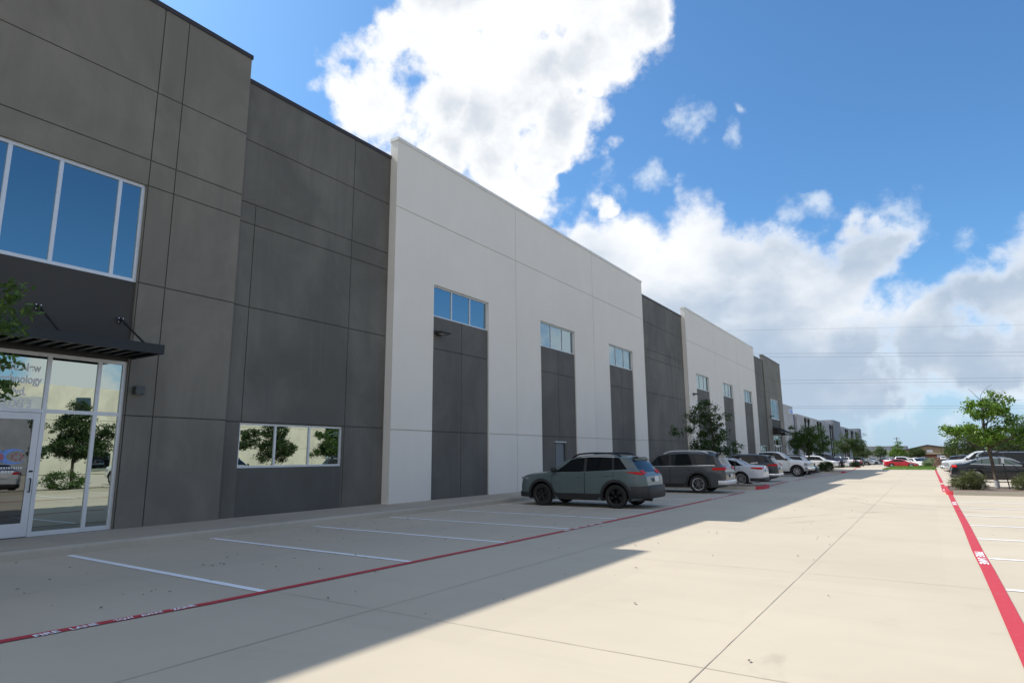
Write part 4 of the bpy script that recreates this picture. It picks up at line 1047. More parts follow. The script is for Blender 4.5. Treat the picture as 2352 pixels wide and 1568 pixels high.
def suv_compact():
    L = 4.62
    c = CarShape(L, 1.86, [(0, .74), (.05, .86), (.14, 1.0), (.45, 1.085), (1.12, 1.15), (1.5, 1.37), (1.95, 1.585), (2.3, 1.655), (2.8, 1.685), (3.5, 1.665), (4.0, 1.61), (4.12, 1.53), (4.42, 1.14), (4.53, 1.04), (4.59, .95), (4.62, .72)],
                 [(0, .72), (.1, .88), (.4, 1.0), (1.1, 1.065), (2.5, 1.10), (3.7, 1.16), (4.3, 1.19), (4.62, 1.1)], PL(L), .93, 2.69, .365, .235, .445)
    return c
def gx(root, x, y, rz):
    root.location = (x, y, gz(y)); root.rotation_euler = (0, 0, rz); return root
CARG = 'vehicles parked along both sides of the drive'
def car_root(label, cat='car', name='parked_car'):
    r = empty(name); tag(r, label, cat, CARG); return r
# teal-grey compact suv, nearest car
r = car_root('teal-grey compact SUV with black cladding and black wheels, nearest in the left row', 'suv'); c = suv_compact()
finish_car(c, r, 'p_teal', dict(wins=[(1.30, 2.50, 1.98, 2.48), (2.60, 3.52, 2.58, 3.46), (3.58, 4.02, 3.52, 3.72)], ws=(1.16, 1.98), rw=(4.10, 4.44), doors=[(1.34, 2.55), (2.56, 3.56)], sill=.20, mirror=1.46, mirrormat='blackm',
    clad=.20, tails=[(4.02, 4.62, lambda s: 1.035+.075*max(0, min(1, (4.45-s)/.45)), lambda s: 1.125+.0*s, 'taillight')], tailx=(-2.335, -2.25), rearbumper=(.33, .70, 'blackm', .05), plate=(.90, .035), heads=[(.40, .86, .93)], grille=(.45, .78, .62, 'blackm'), frontbumper=(.28, .46, 'blackm', .03),
    rails=(2.0, 3.75, 'black'), spoiler=4.03, rim='rim_black', spokes=5, sw=.8, exhaust=True, rooftrim=(2.35, 3.55), trimmat='rim_silver'))
CAR_TEAL = gx(r, -9.72, 19.62, math.pi)
# large grey three row suv
L = 5.02
c = CarShape(L, 1.98, [(0, .82), (.05, .96), (.16, 1.06), (.6, 1.12), (1.22, 1.185), (1.6, 1.42), (2.02, 1.66), (2.4, 1.735), (3.2, 1.775), (4.1, 1.745), (4.5, 1.69), (4.62, 1.62), (4.84, 1.22), (4.93, 1.10), (4.99, 1.0), (5.02, .78)],
             [(0, .78), (.1, .9), (.4, 1.02), (1.2, 1.10), (3, 1.13), (4.5, 1.16), (5.02, 1.1)], PL(L, .76, .78), .96, 2.9, .385, .25, .465, .30)
r = car_root('large gunmetal SUV with silver roof rails and machined wheels, second in the left row', 'suv')
finish_car(c, r, 'p_grey', dict(wins=[(1.40, 2.58, 2.06, 2.56), (2.68, 3.62, 2.66, 3.50), (3.82, 4.66, 3.70, 4.52)], ws=(1.26, 2.06), rw=(4.60, 4.86), doors=[(1.42, 2.63), (2.64, 3.72)], mirror=1.58, clad=.13, tails=[(4.50, 5, .98, 1.08, 'taillight')],
    tailx=(-2.53, -2.44), rearbumper=(.38, .56, 'rim_silver', .04), bumper_from=4.72, plate=(.74, .03), heads=[(.45, .86, .98)], grille=(.55, .88, .62, 'blackm'), frontbumper=(.3, .5, 'blackm', .03), rails=(2.3, 4.3, 'rim_silver'), crossbars=(2.9, 3.8), spoiler=4.54,
    rim='rim_silver', spokes=6, belttrim=(1.4, 4.6), sunroof=(2.35, 3.0)))
CAR_BIG = gx(r, -9.88, 28.62, math.pi)
# silver sedan
L = 4.9
def sedan_shape(L=4.9, W=1.85):
    return CarShape(L, W, [(0, .60), (.05, .68), (.2, .76), (.7, .87), (1.3, .955), (1.7, 1.16), (2.15, 1.355), (2.55, 1.43), (3.0, 1.44), (3.5, 1.37), (4.2, 1.105), (4.35, 1.075), (4.7, 1.055), (4.82, 1.03), (4.88, .9), (4.9, .7)],
             [(0, .57), (.1, .66), (.4, .76), (1.3, .90), (3, .955), (4.1, 1.01), (4.7, 1.0), (4.9, .95)], PL(L, .68, .72), .95, 2.83, .345, .17, .41, .42, .05)
r = car_root('silver sedan with multi-spoke wheels behind the black post of the first island'); c = sedan_shape()
SED_O = dict(wins=[(1.50, 2.62, 2.20, 2.60), (2.70, 3.55, 2.68, 3.40), (3.60, 3.95, 3.50, 3.58)], ws=(1.34, 2.2), rw=(3.42, 4.2), doors=[(1.45, 2.66), (2.67, 3.72)], sill=.1, mirror=1.62, tails=[(4.32, 4.9, lambda s: .84+.06*max(0, min(1, (4.7-s)/.4)), lambda s: .955, 'taillight')],
    tailx=(-2.47, -2.38), rearbumper=(.24, .42, 'blackm', .02), plate=(.78, .02), heads=[(.62, .60, .70)], grille=(.28, .58, .5, 'blackm'), frontbumper=(.2, .3, 'blackm', .02), rim='rim_silver', spokes=9, sw=.62, rr=.72, fin=3.6)
finish_car(c, r, 'p_silver', SED_O); CAR_SED = gx(r, -9.92, 36.25, math.pi)
# charcoal crossover
L = 4.66
c = CarShape(L, 1.84, [(0, .72), (.05, .84), (.16, .93), (.5, 1.02), (1.15, 1.10), (1.55, 1.35), (2.0, 1.57), (2.35, 1.645), (2.9, 1.665), (3.6, 1.63), (4.08, 1.56), (4.2, 1.47), (4.46, 1.13), (4.56, 1.02), (4.63, .92), (4.66, .7)],
             [(0, .68), (.1, .8), (.4, .92), (1.1, 1.0), (2.5, 1.05), (3.7, 1.12), (4.4, 1.15), (4.66, 1.05)], PL(L), .93, 2.72, .36, .21, .425)
r = car_root('charcoal crossover with chrome window line and red tail lamps, beside the silver sedan', 'suv')
finish_car(c, r, 'p_dgrey', dict(wins=[(1.35, 2.52, 2.02, 2.50), (2.60, 3.58, 2.58, 3.28), (3.75, 4.18, 3.5, 3.95)], ws=(1.2, 2.02), rw=(4.14, 4.46), doors=[(1.38, 2.56), (2.57, 3.62)], mirror=1.5, tails=[(4.12, 4.66, lambda s: .93+.05*max(0, min(1, (4.5-s)/.4)), lambda s: 1.05-.02*max(0, (4.5-s)/.4), 'taillight')], tailx=(-2.35, -2.27),
    rearbumper=(.36, .50, 'chrome', .03), plate=(.82, .03), heads=[(.5, .76, .88)], grille=(.4, .74, .55, 'blackm'), frontbumper=(.26, .42, 'blackm', .03), spoiler=4.1, rim='rim_silver', spokes=5, belttrim=(1.3, 3.55), fin=3.7))
CAR_CRO = gx(r, -9.95, 41.1, math.pi)
# white pickup
L = 5.9
def pickup_shape():
    return CarShape(L, 2.02, [(0, 1.06), (.04, 1.14), (.12, 1.19), (.5, 1.24), (1.35, 1.30), (1.7, 1.55), (2.15, 1.83), (2.5, 1.925), (3.0, 1.95), (3.75, 1.93), (3.90, 1.86), (3.97, 1.385), (4.05, 1.36), (5.0, 1.36), (5.8, 1.365), (5.88, 1.3), (5.9, 1.1)],
             [(0, 1.02), (.1, 1.08), (.4, 1.14), (1.3, 1.22), (2.4, 1.25), (3.9, 1.28), (5.8, 1.33), (5.9, 1.28)], PL(L, .84, .92), .97, 3.7, .42, .42, .52, .26, .05)
PK_O = dict(wins=[(1.48, 2.62, 2.20, 2.60), (2.70, 3.74, 2.68, 3.70)], ws=(1.40, 2.22), rw=(3.90, 3.965), doors=[(1.5, 2.66), (2.67, 3.84)], sill=.12, mirror=1.68, mirrormat='blackm', tails=[(5.72, 5.9, .95, 1.25, 'taillight')], tailx=(-2.97, -2.9),
    rearbumper=(.52, .70, 'chrome', .1), plate=(.8, .03), heads=[(.42, .84, 1.04)], grille=(.80, 1.08, .66, 'chrome'), bars=2, frontbumper=(.50, .74, 'chrome', .07), foglight=True, rim='rim_silver', spokes=6, split=False, rr=.58)
r = car_root('white crew cab pickup with chrome bumper parked nose-out in the left row', 'pickup', 'pickup_truck')
finish_car(pickup_shape(), r, 'p_white', PK_O); CAR_PK = gx(r, -10.72, 54.4, 0)
m = MB(); m.box(1.6, 1.85, 1.012, 1.03, .98, 1.03); m.build('badge', MT['blackm'], r)
# dark navy sedan on the right of the drive
r = car_root('long black-navy sedan with chrome window surround behind the planted island on the right'); c = sedan_shape(4.95)
o = dict(SED_O); o.update(wins=[(1.50, 2.62, 2.20, 2.60), (2.70, 3.45, 2.68, 3.38), (3.50, 4.02, 3.46, 3.58)], belttrim=(1.35, 4.0), rooftrim=(1.75, 3.72), glass='carglass2', spokes=9, tails=[(4.66, 4.9, .84, .96, 'taillight')])
finish_car(c, r, 'p_black', o); CAR_NAV = gx(r, 3.40, 46.1, 0)
# black suv with roof rack
L = 5.1
c = CarShape(L, 2.0, [(0, .9), (.05, 1.02), (.16, 1.1), (.6, 1.15), (1.2, 1.2), (1.5, 1.45), (1.8, 1.68), (2.1, 1.745), (3.2, 1.76), (4.6, 1.73), (4.85, 1.68), (4.95, 1.55), (5.04, 1.15), (5.08, 1.0), (5.1, .8)],
             [(0, .86), (.1, .98), (.4, 1.08), (1.2, 1.14), (3, 1.16), (4.9, 1.18), (5.1, 1.1)], PL(L, .84, .86), .9, 2.95, .4, .28, .48, .2)
r = car_root('black SUV with roof rack beyond the navy sedan on the right', 'suv')
finish_car(c, r, 'p_black', dict(wins=[(1.36, 2.5, 1.84, 2.48), (2.6, 3.6, 2.58, 3.58), (3.7, 4.8, 3.68, 4.72)], ws=(1.24, 1.85), rw=(4.92, 5.03), doors=[(1.4, 2.55), (2.56, 3.65)], mirror=1.5, tails=[(5.0, 5.1, .8, .9, 'taillight')], tailx=(-2.57, -2.5),
    heads=[(.4, .9, 1.04)], grille=(.55, .9, .6, 'blackm'), frontbumper=(.35, .5, 'blackm', .03), rearbumper=(.4, .6, 'blackm', .04), rails=(2.0, 4.75, 'black'), crossbars=(2.4, 3.3, 4.3), rim='rim_black', spokes=6))
CAR_RACK = gx(r, 4.95, 51.7, 0)
index_children()
ALL_P = [MT[k] for k in MT if k.startswith('p_')]
def dup(src, base, new, x, y, rz, label, cat, scale=1.0):
    o = copy_tree(src, None, {MT[base]: MT[new]}); gx(o, x, y, rz); o['label'] = label; o['category'] = cat; o['group'] = CARG
    if scale != 1: o.scale = (scale,)*3
    return o
PI = math.pi
dup(CAR_PK, 'p_white', 'p_silver', 3.65, 62.2, PI, 'silver-white pickup with chrome grille facing the drive on the right', 'pickup')
dup(CAR_CRO, 'p_dgrey', 'p_black', 3.2, 67.5, 0, 'black crossover tail-in beyond the silver-white pickup on the right', 'suv')
dup(CAR_SED, 'p_silver', 'p_midgrey', 3.4, 73, 0, 'grey sedan farthest along the right row', 'car')
# left row beyond the white pickup
dup(CAR_SED, 'p_silver', 'p_black', -10.6, 60.3, 0, 'black sedan nose-out just before the hedge of the second island', 'car')
dup(CAR_TEAL, 'p_teal', 'p_silver', -11.3, 63.2, PI, 'silver SUV with roof rails behind the black sedan, half hidden by the white pickup', 'suv')
dup(CAR_BIG, 'p_grey', 'p_dgrey', -11.9, 67.0, 0, 'charcoal SUV roof showing above the silver SUV', 'suv')
dup(CAR_CRO, 'p_dgrey', 'p_white', -11.9, 88.3, 0, 'white crossover with dark front nose-out beyond the second island hedge', 'suv')
dup(CAR_PK, 'p_white', 'p_navy', -12.45, 97.2, 0, 'navy blue pickup nose-out beyond the white crossover', 'pickup')
dup(CAR_SED, 'p_silver', 'p_black', -12.9, 92.6, 0, 'black sedan squeezed between white crossover and navy pickup', 'car')
dup(CAR_SED, 'p_silver', 'p_white', -12.3, 103.6, 0, 'small white sedan just before the third island shrub', 'car')
dup(CAR_PK, 'p_white', 'p_white', -14.6, 131.0, PI, 'white pickup with tailgate out, nearer of two beyond the third island', 'pickup')
dup(CAR_SED, 'p_silver', 'p_black', -13.2, 137.5, PI, 'black sedan between the two distant white pickups', 'car')
dup(CAR_PK, 'p_white', 'p_white', -14.8, 147.0, PI, 'white pickup with tailgate out, farther of two in the left row', 'pickup')
dup(CAR_PK, 'p_white', 'p_midgrey', -14.4, 172.0, R(-12), 'grey pickup side-on at the far end of the left row', 'pickup')
dup(CAR_SED, 'p_silver', 'p_white', -13.3, 186.0, R(20), 'white sedan parked right behind the grey pickup', 'car')
# beyond the grass strip
dup(CAR_SED, 'p_silver', 'p_red', -4.38, 128.0, 0, 'bright red sedan side-on behind the grass strip', 'car', 1.0)
dup(CAR_PK, 'p_white', 'p_white', -4.45, 137.5, R(-8), 'white pickup directly behind the red sedan', 'pickup')
dup(CAR_CRO, 'p_dgrey', 'p_white', -2.35, 137.0, R(-50), 'white crossover angled beside the nose of the red sedan', 'suv')
dup(CAR_CRO, 'p_dgrey', 'p_maroon', -1.9, 147.5, R(-40), 'dark maroon crossover behind the white crossover', 'suv')
dup(CAR_BIG, 'p_grey', 'p_dgrey', -1.7, 160.0, R(-60), 'dark grey SUV behind the maroon crossover', 'suv')
far = random.Random(5)
FARC = [('white sedan, left end of the far line of small cars', 'p_white', CAR_SED, -13.6, 205), ('black sedan second from the left in the far line', 'p_black', CAR_SED, -11.4, 213), ('silver sedan third from the left in the far line', 'p_silver', CAR_SED, -9.4, 209),
        ('red sedan in the far line of small cars', 'p_red', CAR_SED, -7.9, 217), ('white SUV near the right of the far line', 'p_white', CAR_TEAL, -6.2, 211), ('black SUV in the middle of the far line under the pointed tree', 'p_black', CAR_TEAL, -3.9, 222), ('grey SUV at the right end of the far line', 'p_midgrey', CAR_TEAL, -1.3, 214)]
for lab, pc, src, x, y in FARC:
    base = 'p_silver' if src is CAR_SED else 'p_teal'
    dup(src, base, pc, x, y, R(90+far.uniform(-30, 30)), lab, 'car' if src is CAR_SED else 'suv')
dup(CAR_TEAL, 'p_teal', 'p_white', 3.6, 260, PI/2, 'white SUV parked against the brick base of the tan hall', 'suv')
# cars seen only in the window reflections
for lab, pc, src, base, x, y, rz in (('silver sedan parked in the second right-hand row, near the cream warehouse end', 'p_silver', CAR_SED, 'p_silver', 11.8, 13.0, 0), ('black pickup parked behind the planting strip, mirrored in the lobby door', 'p_black', CAR_PK, 'p_white', 12.2, 8.2, 0),
                             ('white pickup parked behind the planting strip, mirrored in the lobby glass', 'p_white', CAR_PK, 'p_white', 12.0, 21.2, 0), ('white SUV parked in the second right-hand row by a tree', 'p_white', CAR_TEAL, 'p_teal', 11.8, 27.0, PI)):
    dup(src, base, pc, x, y, rz, lab, 'pickup' if src is CAR_PK else 'car')

# ------------------------------------------------------------------ trees, shrubs, grass
def leafcloud(m, rg, blobs_, nclu, nleaf, crad, size, shape='oak'):
    """clusters of leaf faces through the volume of ellipsoids (x,y,z,rx,ry,rz); returns cluster centres"""
    cents = []; tot = sum(b[3]*b[4]*b[5] for b in blobs_)
    for b in blobs_:
        k = max(2, int(nclu*b[3]*b[4]*b[5]/tot+.5))
        for _ in range(k):
            while True:
                d = Vector((rg.uniform(-1, 1), rg.uniform(-1, 1), rg.uniform(-1, 1)))
                if .12 < d.length < 1: break
            d = d.normalized()*(d.length**.45)
            cents.append(Vector((b[0]+d.x*b[3], b[1]+d.y*b[4], b[2]+d.z*b[5])))
    for c in cents:
        cr = crad*rg.uniform(.6, 1.25); tilt = Vector((rg.gauss(0, .5), rg.gauss(0, .5), rg.uniform(.3, 1)))
        for _ in range(int(nleaf*rg.uniform(.6, 1.3))):
            d = Vector((rg.gauss(0, .5), rg.gauss(0, .5), rg.gauss(0, .36)))*cr
            p = c+d; s = size*rg.uniform(.6, 1.25)
            n = (tilt+Vector((rg.gauss(0, .6), rg.gauss(0, .6), rg.gauss(0, .5)))).normalized()
            a = n.cross(Vector((rg.gauss(0, 1), rg.gauss(0, 1), rg.gauss(0, 1)))).normalized(); b2 = n.cross(a)
            if shape == 'needle': w = .16
            elif shape == 'oak': w = .42
            else: w = .6
            m.add([p-a*s*.5, p-a*s*.05+b2*s*w*.5+n*s*.06, p+a*s*.5, p-a*s*.05-b2*s*w*.5+n*s*.06], [(0, 1, 2), (0, 2, 3)])
    return cents
def limb(m, rg, a, b, r0, r1, sag=.12, n=5):
    a, b = Vector(a), Vector(b); L = (b-a).length; off = Vector((rg.gauss(0, 1), rg.gauss(0, 1), rg.uniform(-.2, 1)))*L*sag; pts = []
    for i in range(n+1):
        t = i/n; pts.append(a+(b-a)*t+off*math.sin(math.pi*t)*(1-t*.4))
    m.tube(pts, [r0+(r1-r0)*i/n for i in range(n+1)], 6)
def tree(label, loc, trunk, blobs_, leafmat_, seed, nclu=60, nleaf=45, crad=.3, size=.12, r0=.09, name='tree', bare=(), wrap=False, group='trees around the car park', shape='oak'):
    rg = random.Random(seed); o = empty(name, loc); tag(o, label, 'tree', group)
    m = MB(); cents = leafcloud(m, rg, blobs_, nclu, nleaf, crad, size, shape); m.build('crown', MT[leafmat_], o)
    m = MB(); n = len(trunk); m.tube(trunk, [r0*(1-.72*i/(n-1)) for i in range(n)], 9)
    tp = [Vector(p) for p in trunk]
    for c in rg.sample(cents, min(len(cents), 26)):
        z = max(tp[1].z*.9, min(tp[-1].z, c.z-.5*rg.random()*(c.z-tp[1].z)-.25))
        for p, q in zip(tp, tp[1:]):
            if p.z <= z <= q.z: s = p+(q-p)*((z-p.z)/max(1e-6, q.z-p.z)); break
        else: s = tp[-1]
        limb(m, rg, s, c, r0*.30, r0*.07)
    for a, b in bare: limb(m, rg, a, b, r0*.16, r0*.05, .16)
    m.build('trunk', MT['bark'], o)
    if wrap:
        m = MB(); m.tube([(trunk[0][0], trunk[0][1], .02), (trunk[0][0]-.01, trunk[0][1], .34)], r0*1.12, 10); m.build('trunk_guard', MT['barkpale'], o)
    return o
# young oak on the right island
tree('young leaning oak with sparse bright leaves on the right island', (2.29, 34.7, .11), [(0, 0, -.15), (-.04, 0, .8), (-.11, 0, 1.5), (-.19, 0, 2.3), (-.16, 0, 3.1), (-.10, 0, 3.9)],
     [(-.05, 0, 3.35, .75, .65, .42), (-.75, .1, 3.55, .30, .35, .22), (.35, -.1, 3.1, .6, .5, .35), (-.75, 0, 2.35, .62, .6, .42), (-1.25, .2, 2.55, .42, .4, .22), (-.3, -.2, 2.2, .6, .5, .35), (.65, 0, 2.25, .7, .5, .35), (1.15, .1, 2.85, .32, .3, .2), (.1, 0, 3.95, .25, .25, .14), (-1.5, .1, 2.35, .22, .25, .14), (.55, .2, 3.75, .4, .3, .2), (1.25, -.1, 2.1, .4, .4, .3)],
     'leafbright', 21, 150, 48, .23, .155, .085, 'oak_tree', [((-.1, 0, 3.6), (.32, .1, 4.5)), ((.1, .05, 4.1), (.75, 0, 4.1)), ((-.1, 0, 3.7), (-.55, 0, 4.35)), ((.1, 0, 3.5), (1.25, 0, 3.75)), ((.3, 0, 3.1), (1.45, 0, 2.7))], True)
# tree in the first island on the left
tree('ragged dark oak between the gunmetal SUV and the silver sedan, against white and grey panels', (-9.25, 33.0, .11), [(0, 0, -.2), (0, 0, 1.0), (.02, 0, 1.8), (-.05, 0, 2.7), (-.25, 0, 3.5), (-.35, 0, 4.0)],
     [(-.35, 0, 3.75, .55, .5, .5), (-.55, .1, 2.9, .6, .6, .55), (-1.75, 0, 2.75, .62, .35, .2), (.45, 0, 2.55, .45, .5, .35), (-.35, 0, 1.95, .75, .7, .45), (1.05, 0, 1.75, .38, .4, .32), (-1.0, .1, 3.5, .35, .35, .25), (.6, 0, 3.35, .3, .3, .22), (-.9, 0, 1.75, .45, .5, .3), (.3, .2, 1.65, .5, .5, .3), (.1, 0, 3.2, .4, .4, .4)],
     'leafdark', 33, 130, 50, .25, .135, .075, 'oak_tree', [((-.1, 0, 2.6), (.75, 0, 3.05)), ((.1, 0, 2.3), (.95, 0, 2.75)), ((-.2, 0, 3.2), (.7, 0, 3.6))])
tree('full round oak on the second island, hiding the grey warehouse downspouts', (-10.5, 72.0, gz(72)), [(0, 0, -.1), (0, 0, 1.2), (.0, 0, 2.2), (.1, 0, 3.2), (.0, 0, 4.2), (-.1, 0, 4.9)],
     [(.2, 0, 3.1, 1.9, 1.6, 1.1), (-.9, 0, 3.3, 1.1, 1.1, .9), (.9, 0, 4.2, .75, .8, .75), (-.15, 0, 4.8, .38, .4, .65), (1.0, 0, 2.5, 1.1, 1.0, .6), (-1.0, 0, 2.4, .9, .9, .5), (-1.3, 0, 4.4, .5, .5, .35), (.2, 0, 3.7, 1.2, 1.1, .9)], 'leaf', 41, 300, 40, .34, .17, .1, 'oak_tree')
tree('third oak along the left row, lighter leaves on its left side', (-10.7, 108.0, gz(108)), [(0, 0, -.1), (0, 0, 1.2), (0, 0, 2.4), (.1, 0, 3.5), (.2, 0, 4.8)],
     [(.2, 0, 3.6, 1.5, 1.4, 1.0), (-.7, 0, 2.6, .9, .9, .8), (1.6, 0, 3.4, 1.2, 1.0, .8), (.1, 0, 4.9, .5, .5, .45), (2.3, 0, 4.8, .7, .5, .3), (1.2, 0, 2.6, 1.4, 1.1, .5), (2.2, 0, 2.7, .7, .7, .5)], 'leafdark', 43, 230, 38, .4, .2, .1, 'oak_tree')
tree('low dark tree beyond the third oak, at the end of the grey warehouse', (-11.9, 152, gz(152)), [(0, 0, -.1), (0, 0, 1.5), (0, 0, 3.2)], [(.0, 0, 3.0, 1.6, 1.3, 1.0), (.9, 0, 2.4, 1.2, 1.1, .7), (-.9, 0, 2.5, 1.0, 1, .7)], 'leafdark', 44, 130, 26, .5, .26, .1)
tree('small round tree left of the pointed tree across the drive end', (-13.2, 232, -1.2), [(0, 0, -.1), (0, 0, 1.5), (0, 0, 4.2)], [(0, 0, 2.8, 1.9, 1.6, 1.2), (0, 0, 4.1, .9, .9, .9), (1.1, 0, 3.6, .8, .8, .5)], 'leaf', 45, 120, 24, .6, .34, .12)
tree('pointed bright green tree behind the red sedan', (-7.3, 200, -1.2), [(0, 0, -.1), (.1, 0, 2), (.2, 0, 4), (.2, 0, 5.6)], [(.1, 0, 2.6, 2.3, 1.8, 1.0), (.2, 0, 4.0, 1.4, 1.2, 1.0), (.3, 0, 5.2, .7, .7, .8), (-1.2, 0, 2.9, 1.1, 1, .7), (1.4, 0, 2.7, .9, .9, .8)], 'leafbright', 46, 230, 24, .5, .3, .14)
tree('broad dark domed tree in front of the tan hall', (-2.7, 180, -1.2), [(0, 0, -.1), (0, 0, 1.4), (0, 0, 3.4)], [(.1, 0, 2.9, 1.7, 1.5, 1.0), (-.9, 0, 2.5, 1.0, 1, .7), (1.0, 0, 2.6, .9, .9, .75)], 'leafdark', 47, 190, 26, .42, .24, .12)
tree('big dark live oak behind the young oak, left of the pair', (4.0, 86, gz(86)), [(0, 0, -.1), (0, 0, 1.0), (0, 0, 3.6)], [(-.8, 0, 2.3, 1.9, 1.8, 1.3), (.9, 0, 2.5, 2.0, 1.8, 1.5), (-1.8, 0, 1.8, 1.0, 1.2, .9), (2.2, 0, 2.6, 1.5, 1.6, 1.5), (-1.3, .3, 2.9, .8, .8, .5)], 'leafdark', 48, 420, 34, .45, .2, .16)
tree('big dark live oak behind the black SUV, right of the pair', (8.8, 84, gz(84)), [(0, 0, -.1), (0, 0, 1.0), (0, 0, 4.0)], [(-.8, 0, 3.2, 2.0, 1.9, 1.6), (1.2, 0, 3.3, 2.1, 1.8, 1.7), (-2.0, 0, 2.4, 1.2, 1.2, 1.2), (.2, 0, 4.3, 1.2, 1.2, .7)], 'leafdark', 49, 420, 34, .45, .2, .16)
# branch tips of the tree beside the entrance reach into the picture at the left edge
tree('leafy branch tips of the tree at the left edge, in front of the entrance canopy', (-9.9, 1.55, 0), [(0, 0, -.1), (.02, 0, 1.1), (.0, 0, 2.2), (.05, 0, 3.4), (.0, 0, 4.2)],
     [(0, 0, 3.3, .9, .9, .9), (-.2, -.1, 4.2, .6, .6, .4), (1.14, 1.25, 3.42, .18, .15, .12), (.9, 1.22, 3.55, .26, .2, .16), (.85, 1.15, 3.35, .3, .2, .2), (.98, 1.25, 3.05, .2, .15, .22), (.98, 1.25, 2.62, .2, .15, .2), (1.05, 1.28, 2.46, .16, .12, .1), (.75, 1.0, 2.7, .3, .25, .25), (.55, .7, 3.0, .4, .3, .4)],
     'leaf', 52, 210, 60, .14, .085, .07, 'oak_tree')
# trees on the planting strip across the drive, mirrored in the glass
for i, (x, y, sd, lab) in enumerate(((7.5, 15.3, 61, 'dark oak on the strip across the drive, mirrored in the lobby glass'), (7.6, 27.6, 62, 'dense oak on the strip across the drive, mirrored in the low office window'), (7.4, 32.6, 63, 'rounded oak across the drive, mirrored in the right pane of the office window'), (7.4, 4.5, 64, 'oak on the strip across the drive, nearest to the camera side'))):
    q = random.Random(sd*3); bl = [(q.gauss(0, .2), q.gauss(0, .2), 2.3, 1.1, 1.2, .6), (q.gauss(0, .2), q.gauss(0, .3), 3.4, .7, .8, .7), (0, q.gauss(0, .2), 4.2, .4, .45, .5)]
    for _ in range(7): bl.append((q.uniform(-1, 1), q.choice((-1, 1))*q.uniform(.7, 1.9), q.uniform(1.5, 3.3), q.uniform(.3, .6), q.uniform(.4, .75), q.uniform(.2, .4)))
    tree(lab, (x, y, 0), [(0, 0, -.1), (.02, 0, 1.2), (0, 0, 2.4), (.1, 0, 3.6), (.05, 0, 4.6)], bl, 'leafdark' if sd != 63 else 'leaf', sd, 300, 44, .26, .16, .09, 'oak_tree')
def bush(label, loc, blobs_, mat, seed, nclu, nleaf, crad, size, shape='needle', cat='shrub', name='shrub'):
    rg = random.Random(seed); o = empty(name, loc); tag(o, label, cat, 'shrubs in the planted islands')
    m = MB(); ce = leafcloud(m, rg, blobs_, nclu, nleaf, crad, size, shape); m.build('foliage', MT[mat], o)
    m = MB()
    for c in rg.sample(ce, min(len(ce), 16)): limb(m, rg, (c.x*.2, c.y*.2, 0), c, .014, .005, .1, 3)
    m.build('stem', MT['bark'], o); return o
bush('loose olive-green shrub at the red kerb end of the right island', (1.23, 33.4, .1), [(-.2, 0, .25, .42, .5, .25), (.15, 0, .35, .38, .45, .32), (.05, 0, .58, .22, .3, .24), (.4, 0, .2, .25, .35, .2), (-.38, 0, .2, .22, .3, .18)], 'bushleaf', 71, 80, 60, .2, .13)
bush('olive-green shrub cut by the right edge of the picture', (3.2, 33.6, .1), [(-.15, 0, .25, .35, .45, .22), (.25, 0, .4, .45, .5, .35)], 'bushleaf', 72, 60, 55, .2, .13)
bush('dark clipped shrub mound at the red nose of the second left island', (-8.95, 71.7, gz(71.7)), [(0, 0, .55, .62, .8, .55), (-.35, 0, .5, .4, .6, .45), (.3, 0, .6, .3, .6, .45)], 'leafdark', 73, 110, 50, .22, .1, 'oak')
bush('low dark shrub mound at the third left island', (-9.75, 108.2, gz(108)), [(0, 0, .4, .62, .8, .42), (.3, 0, .35, .4, .6, .35)], 'leafdark', 74, 70, 40, .24, .13, 'oak')
bush('round bright green ball shrub right of the red sedan', (-.48, 115, gz(115)), [(0, 0, .38, .44, .44, .40)], 'leaf', 75, 60, 40, .16, .1, 'oak')
bush('flat-topped grey-green sage shrub behind the ball shrub', (-.45, 124, gz(124)), [(0, 0, .8, .72, .7, .42), (-.3, 0, .45, .5, .6, .4), (.45, 0, .6, .4, .5, .3)], 'sageleaf', 76, 90, 40, .22, .12, 'oak')
bush('pale sage shrub behind the grey-green one, nearer the tan hall', (-.35, 150, gz(150)), [(0, 0, 1.2, .9, .8, .5)], 'sageleaf', 77, 50, 36, .3, .16, 'oak')
bush('pinkish blossoming shrub in front of the brick base', (.7, 170, gz(170)), [(0, 0, 1.0, 1.1, 1.0, .8), (.5, 0, .7, .9, .9, .6)], 'pinkleaf', 78, 90, 36, .32, .17, 'oak')
bush('loose reddish shrub at the end of the right row of cars', (.45, 130, gz(130)), [(0, 0, .5, .6, .6, .4)], 'pinkleaf', 79, 40, 30, .25, .13, 'oak')
for i, (y, lab) in enumerate(((10.5, 'low shrub on the strip across the drive, first of the mirrored three'), (14.8, 'low shrub on the strip across the drive, second of the mirrored three'), (19.5, 'low shrub on the strip across the drive, third of the mirrored three'))):
    bush(lab, (7.2, y, .1), [(0, 0, .45, .6, 1.0, .45)], 'leaf', 80+i, 60, 45, .22, .12, 'oak')
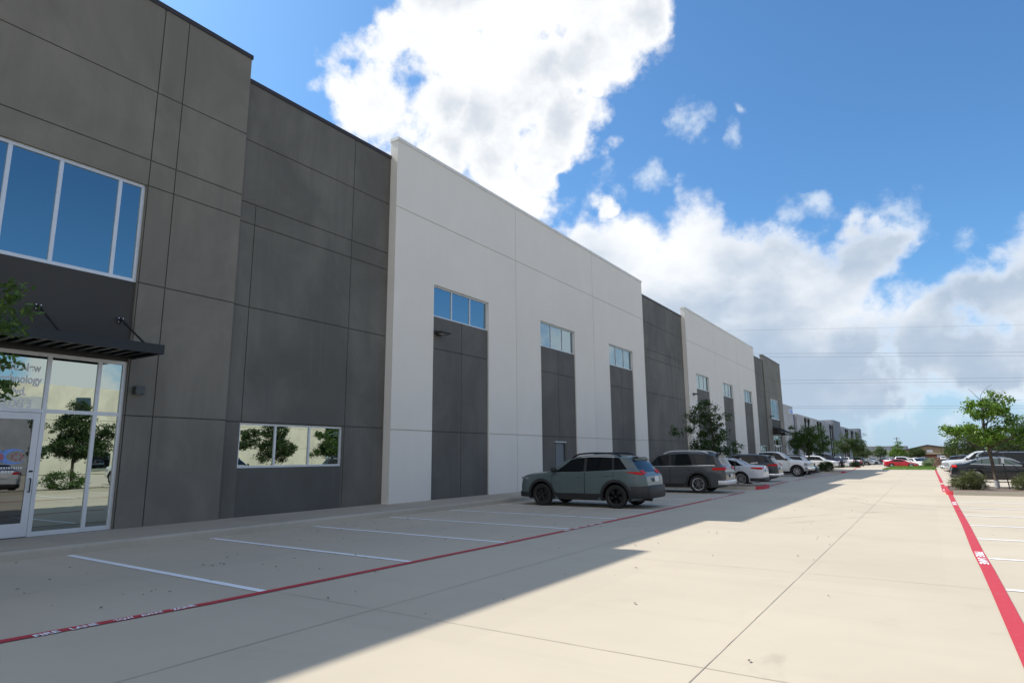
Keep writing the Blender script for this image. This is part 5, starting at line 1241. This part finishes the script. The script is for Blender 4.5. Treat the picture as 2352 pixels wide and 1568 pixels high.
# grass strip at the end of the drive
rg = random.Random(90); m = MB(); m2 = MB()
GX0, GX1, GY0, GY1 = -4.9, .45, 86.6, 99.5
def gmound(x, y):
    e = min((x-GX0)/.8, (GX1-x)/.6, (y-GY0)/1.5, (GY1-y)/2.0); return .03+.16*max(0, min(1, e))
nx, ny = 12, 10
pt = lambda i, j: (GX0+(GX1-GX0)*i/nx+(.5 if i == 0 and j > 4 else 0), GY0+(GY1-GY0)*j/ny, gz(GY0+(GY1-GY0)*j/ny)+gmound(GX0+(GX1-GX0)*i/nx, GY0+(GY1-GY0)*j/ny))
for i in range(nx):
    for j in range(ny): m.quad(pt(i, j), pt(i+1, j), pt(i+1, j+1), pt(i, j+1))
MT['turf'] = plain('turf', (0.10, 0.17, 0.03), 0.95, var=.35, scale=1.5)
tag(m.build('lawn', MT['turf']), kind='structure')
for _ in range(9000):
    x = rg.uniform(GX0, GX1); y = rg.uniform(GY0, GY1); z = gz(y)+gmound(x, y); h = rg.uniform(.04, .09); a = rg.uniform(0, 6.28); dx, dy = .02*math.cos(a), .02*math.sin(a)
    m2.add([(x-dx, y-dy, z-.01), (x+dx, y+dy, z-.01), (x+rg.gauss(0, .03), y+rg.gauss(0, .03), z+h)], [(0, 1, 2)])
o = m2.build('grass', MT['grass']); tag(o, 'short bright green grass on the strip at the end of the drive', 'grass', kind='stuff')
# leafy litter of the beds
def post(label, p0, p1, sign):
    o = empty('sign_post', p0); tag(o, label, 'sign post'); d = Vector(p1)-Vector(p0)
    m = MB(); m.tube([(0, 0, 0), d], .022, 6); m.build('post', MT['black'], o)
    if sign: m = MB(); m.box(d.x-.045, d.x+.045, d.y-.03, d.y-.018, d.z-.10, d.z+.10, .004); m.build('sign_plate', MT['signwhite'], o)
    return o
post('thin dark post with a small white plate on the right island', (2.66, 34.2, .11), (2.55, 34.2, 1.28), True)
post('thin bent black post standing on the first left island', (-8.56, 33.4, .11), (-8.34, 33.4, 1.18), False)
m = MB(); m.tube([(2.28, 34.7, 1.55), (2.6, 34.75, 1.30), (2.95, 34.8, 1.10), (3.6, 34.9, .14)], .012, 5); o = m.build('tree_stake', MT['black']); tag(o, 'black support line running down from the young oak trunk', 'tree stake')

lr = random.Random(17); m = MB()
for _ in range(420):
    x = lr.choice((lr.uniform(-12.7, -1), lr.uniform(-12.7, -7.5))); y = lr.uniform(1.5, 30) if lr.random() < .8 else lr.uniform(30, 60); z = gz(y)+.012; a = lr.uniform(0, 6.28); l = lr.uniform(.012, .035); w = l*lr.uniform(.3, .6)
    ca, sa = math.cos(a), math.sin(a)
    m.add([(x-ca*l, y-sa*l, z), (x+sa*w, y-ca*w, z+.006), (x+ca*l, y+sa*l, z+.002), (x-sa*w, y+ca*w, z+.009)], [(0, 1, 2, 3)])
MT['litter'] = plain('dry_leaves', (0.05, 0.04, 0.03), 0.9, var=.5, scale=3)
tag(m.build('leaf_litter', MT['litter']), 'small dark dry leaves scattered over the shaded parking bays', 'leaf litter', kind='stuff')
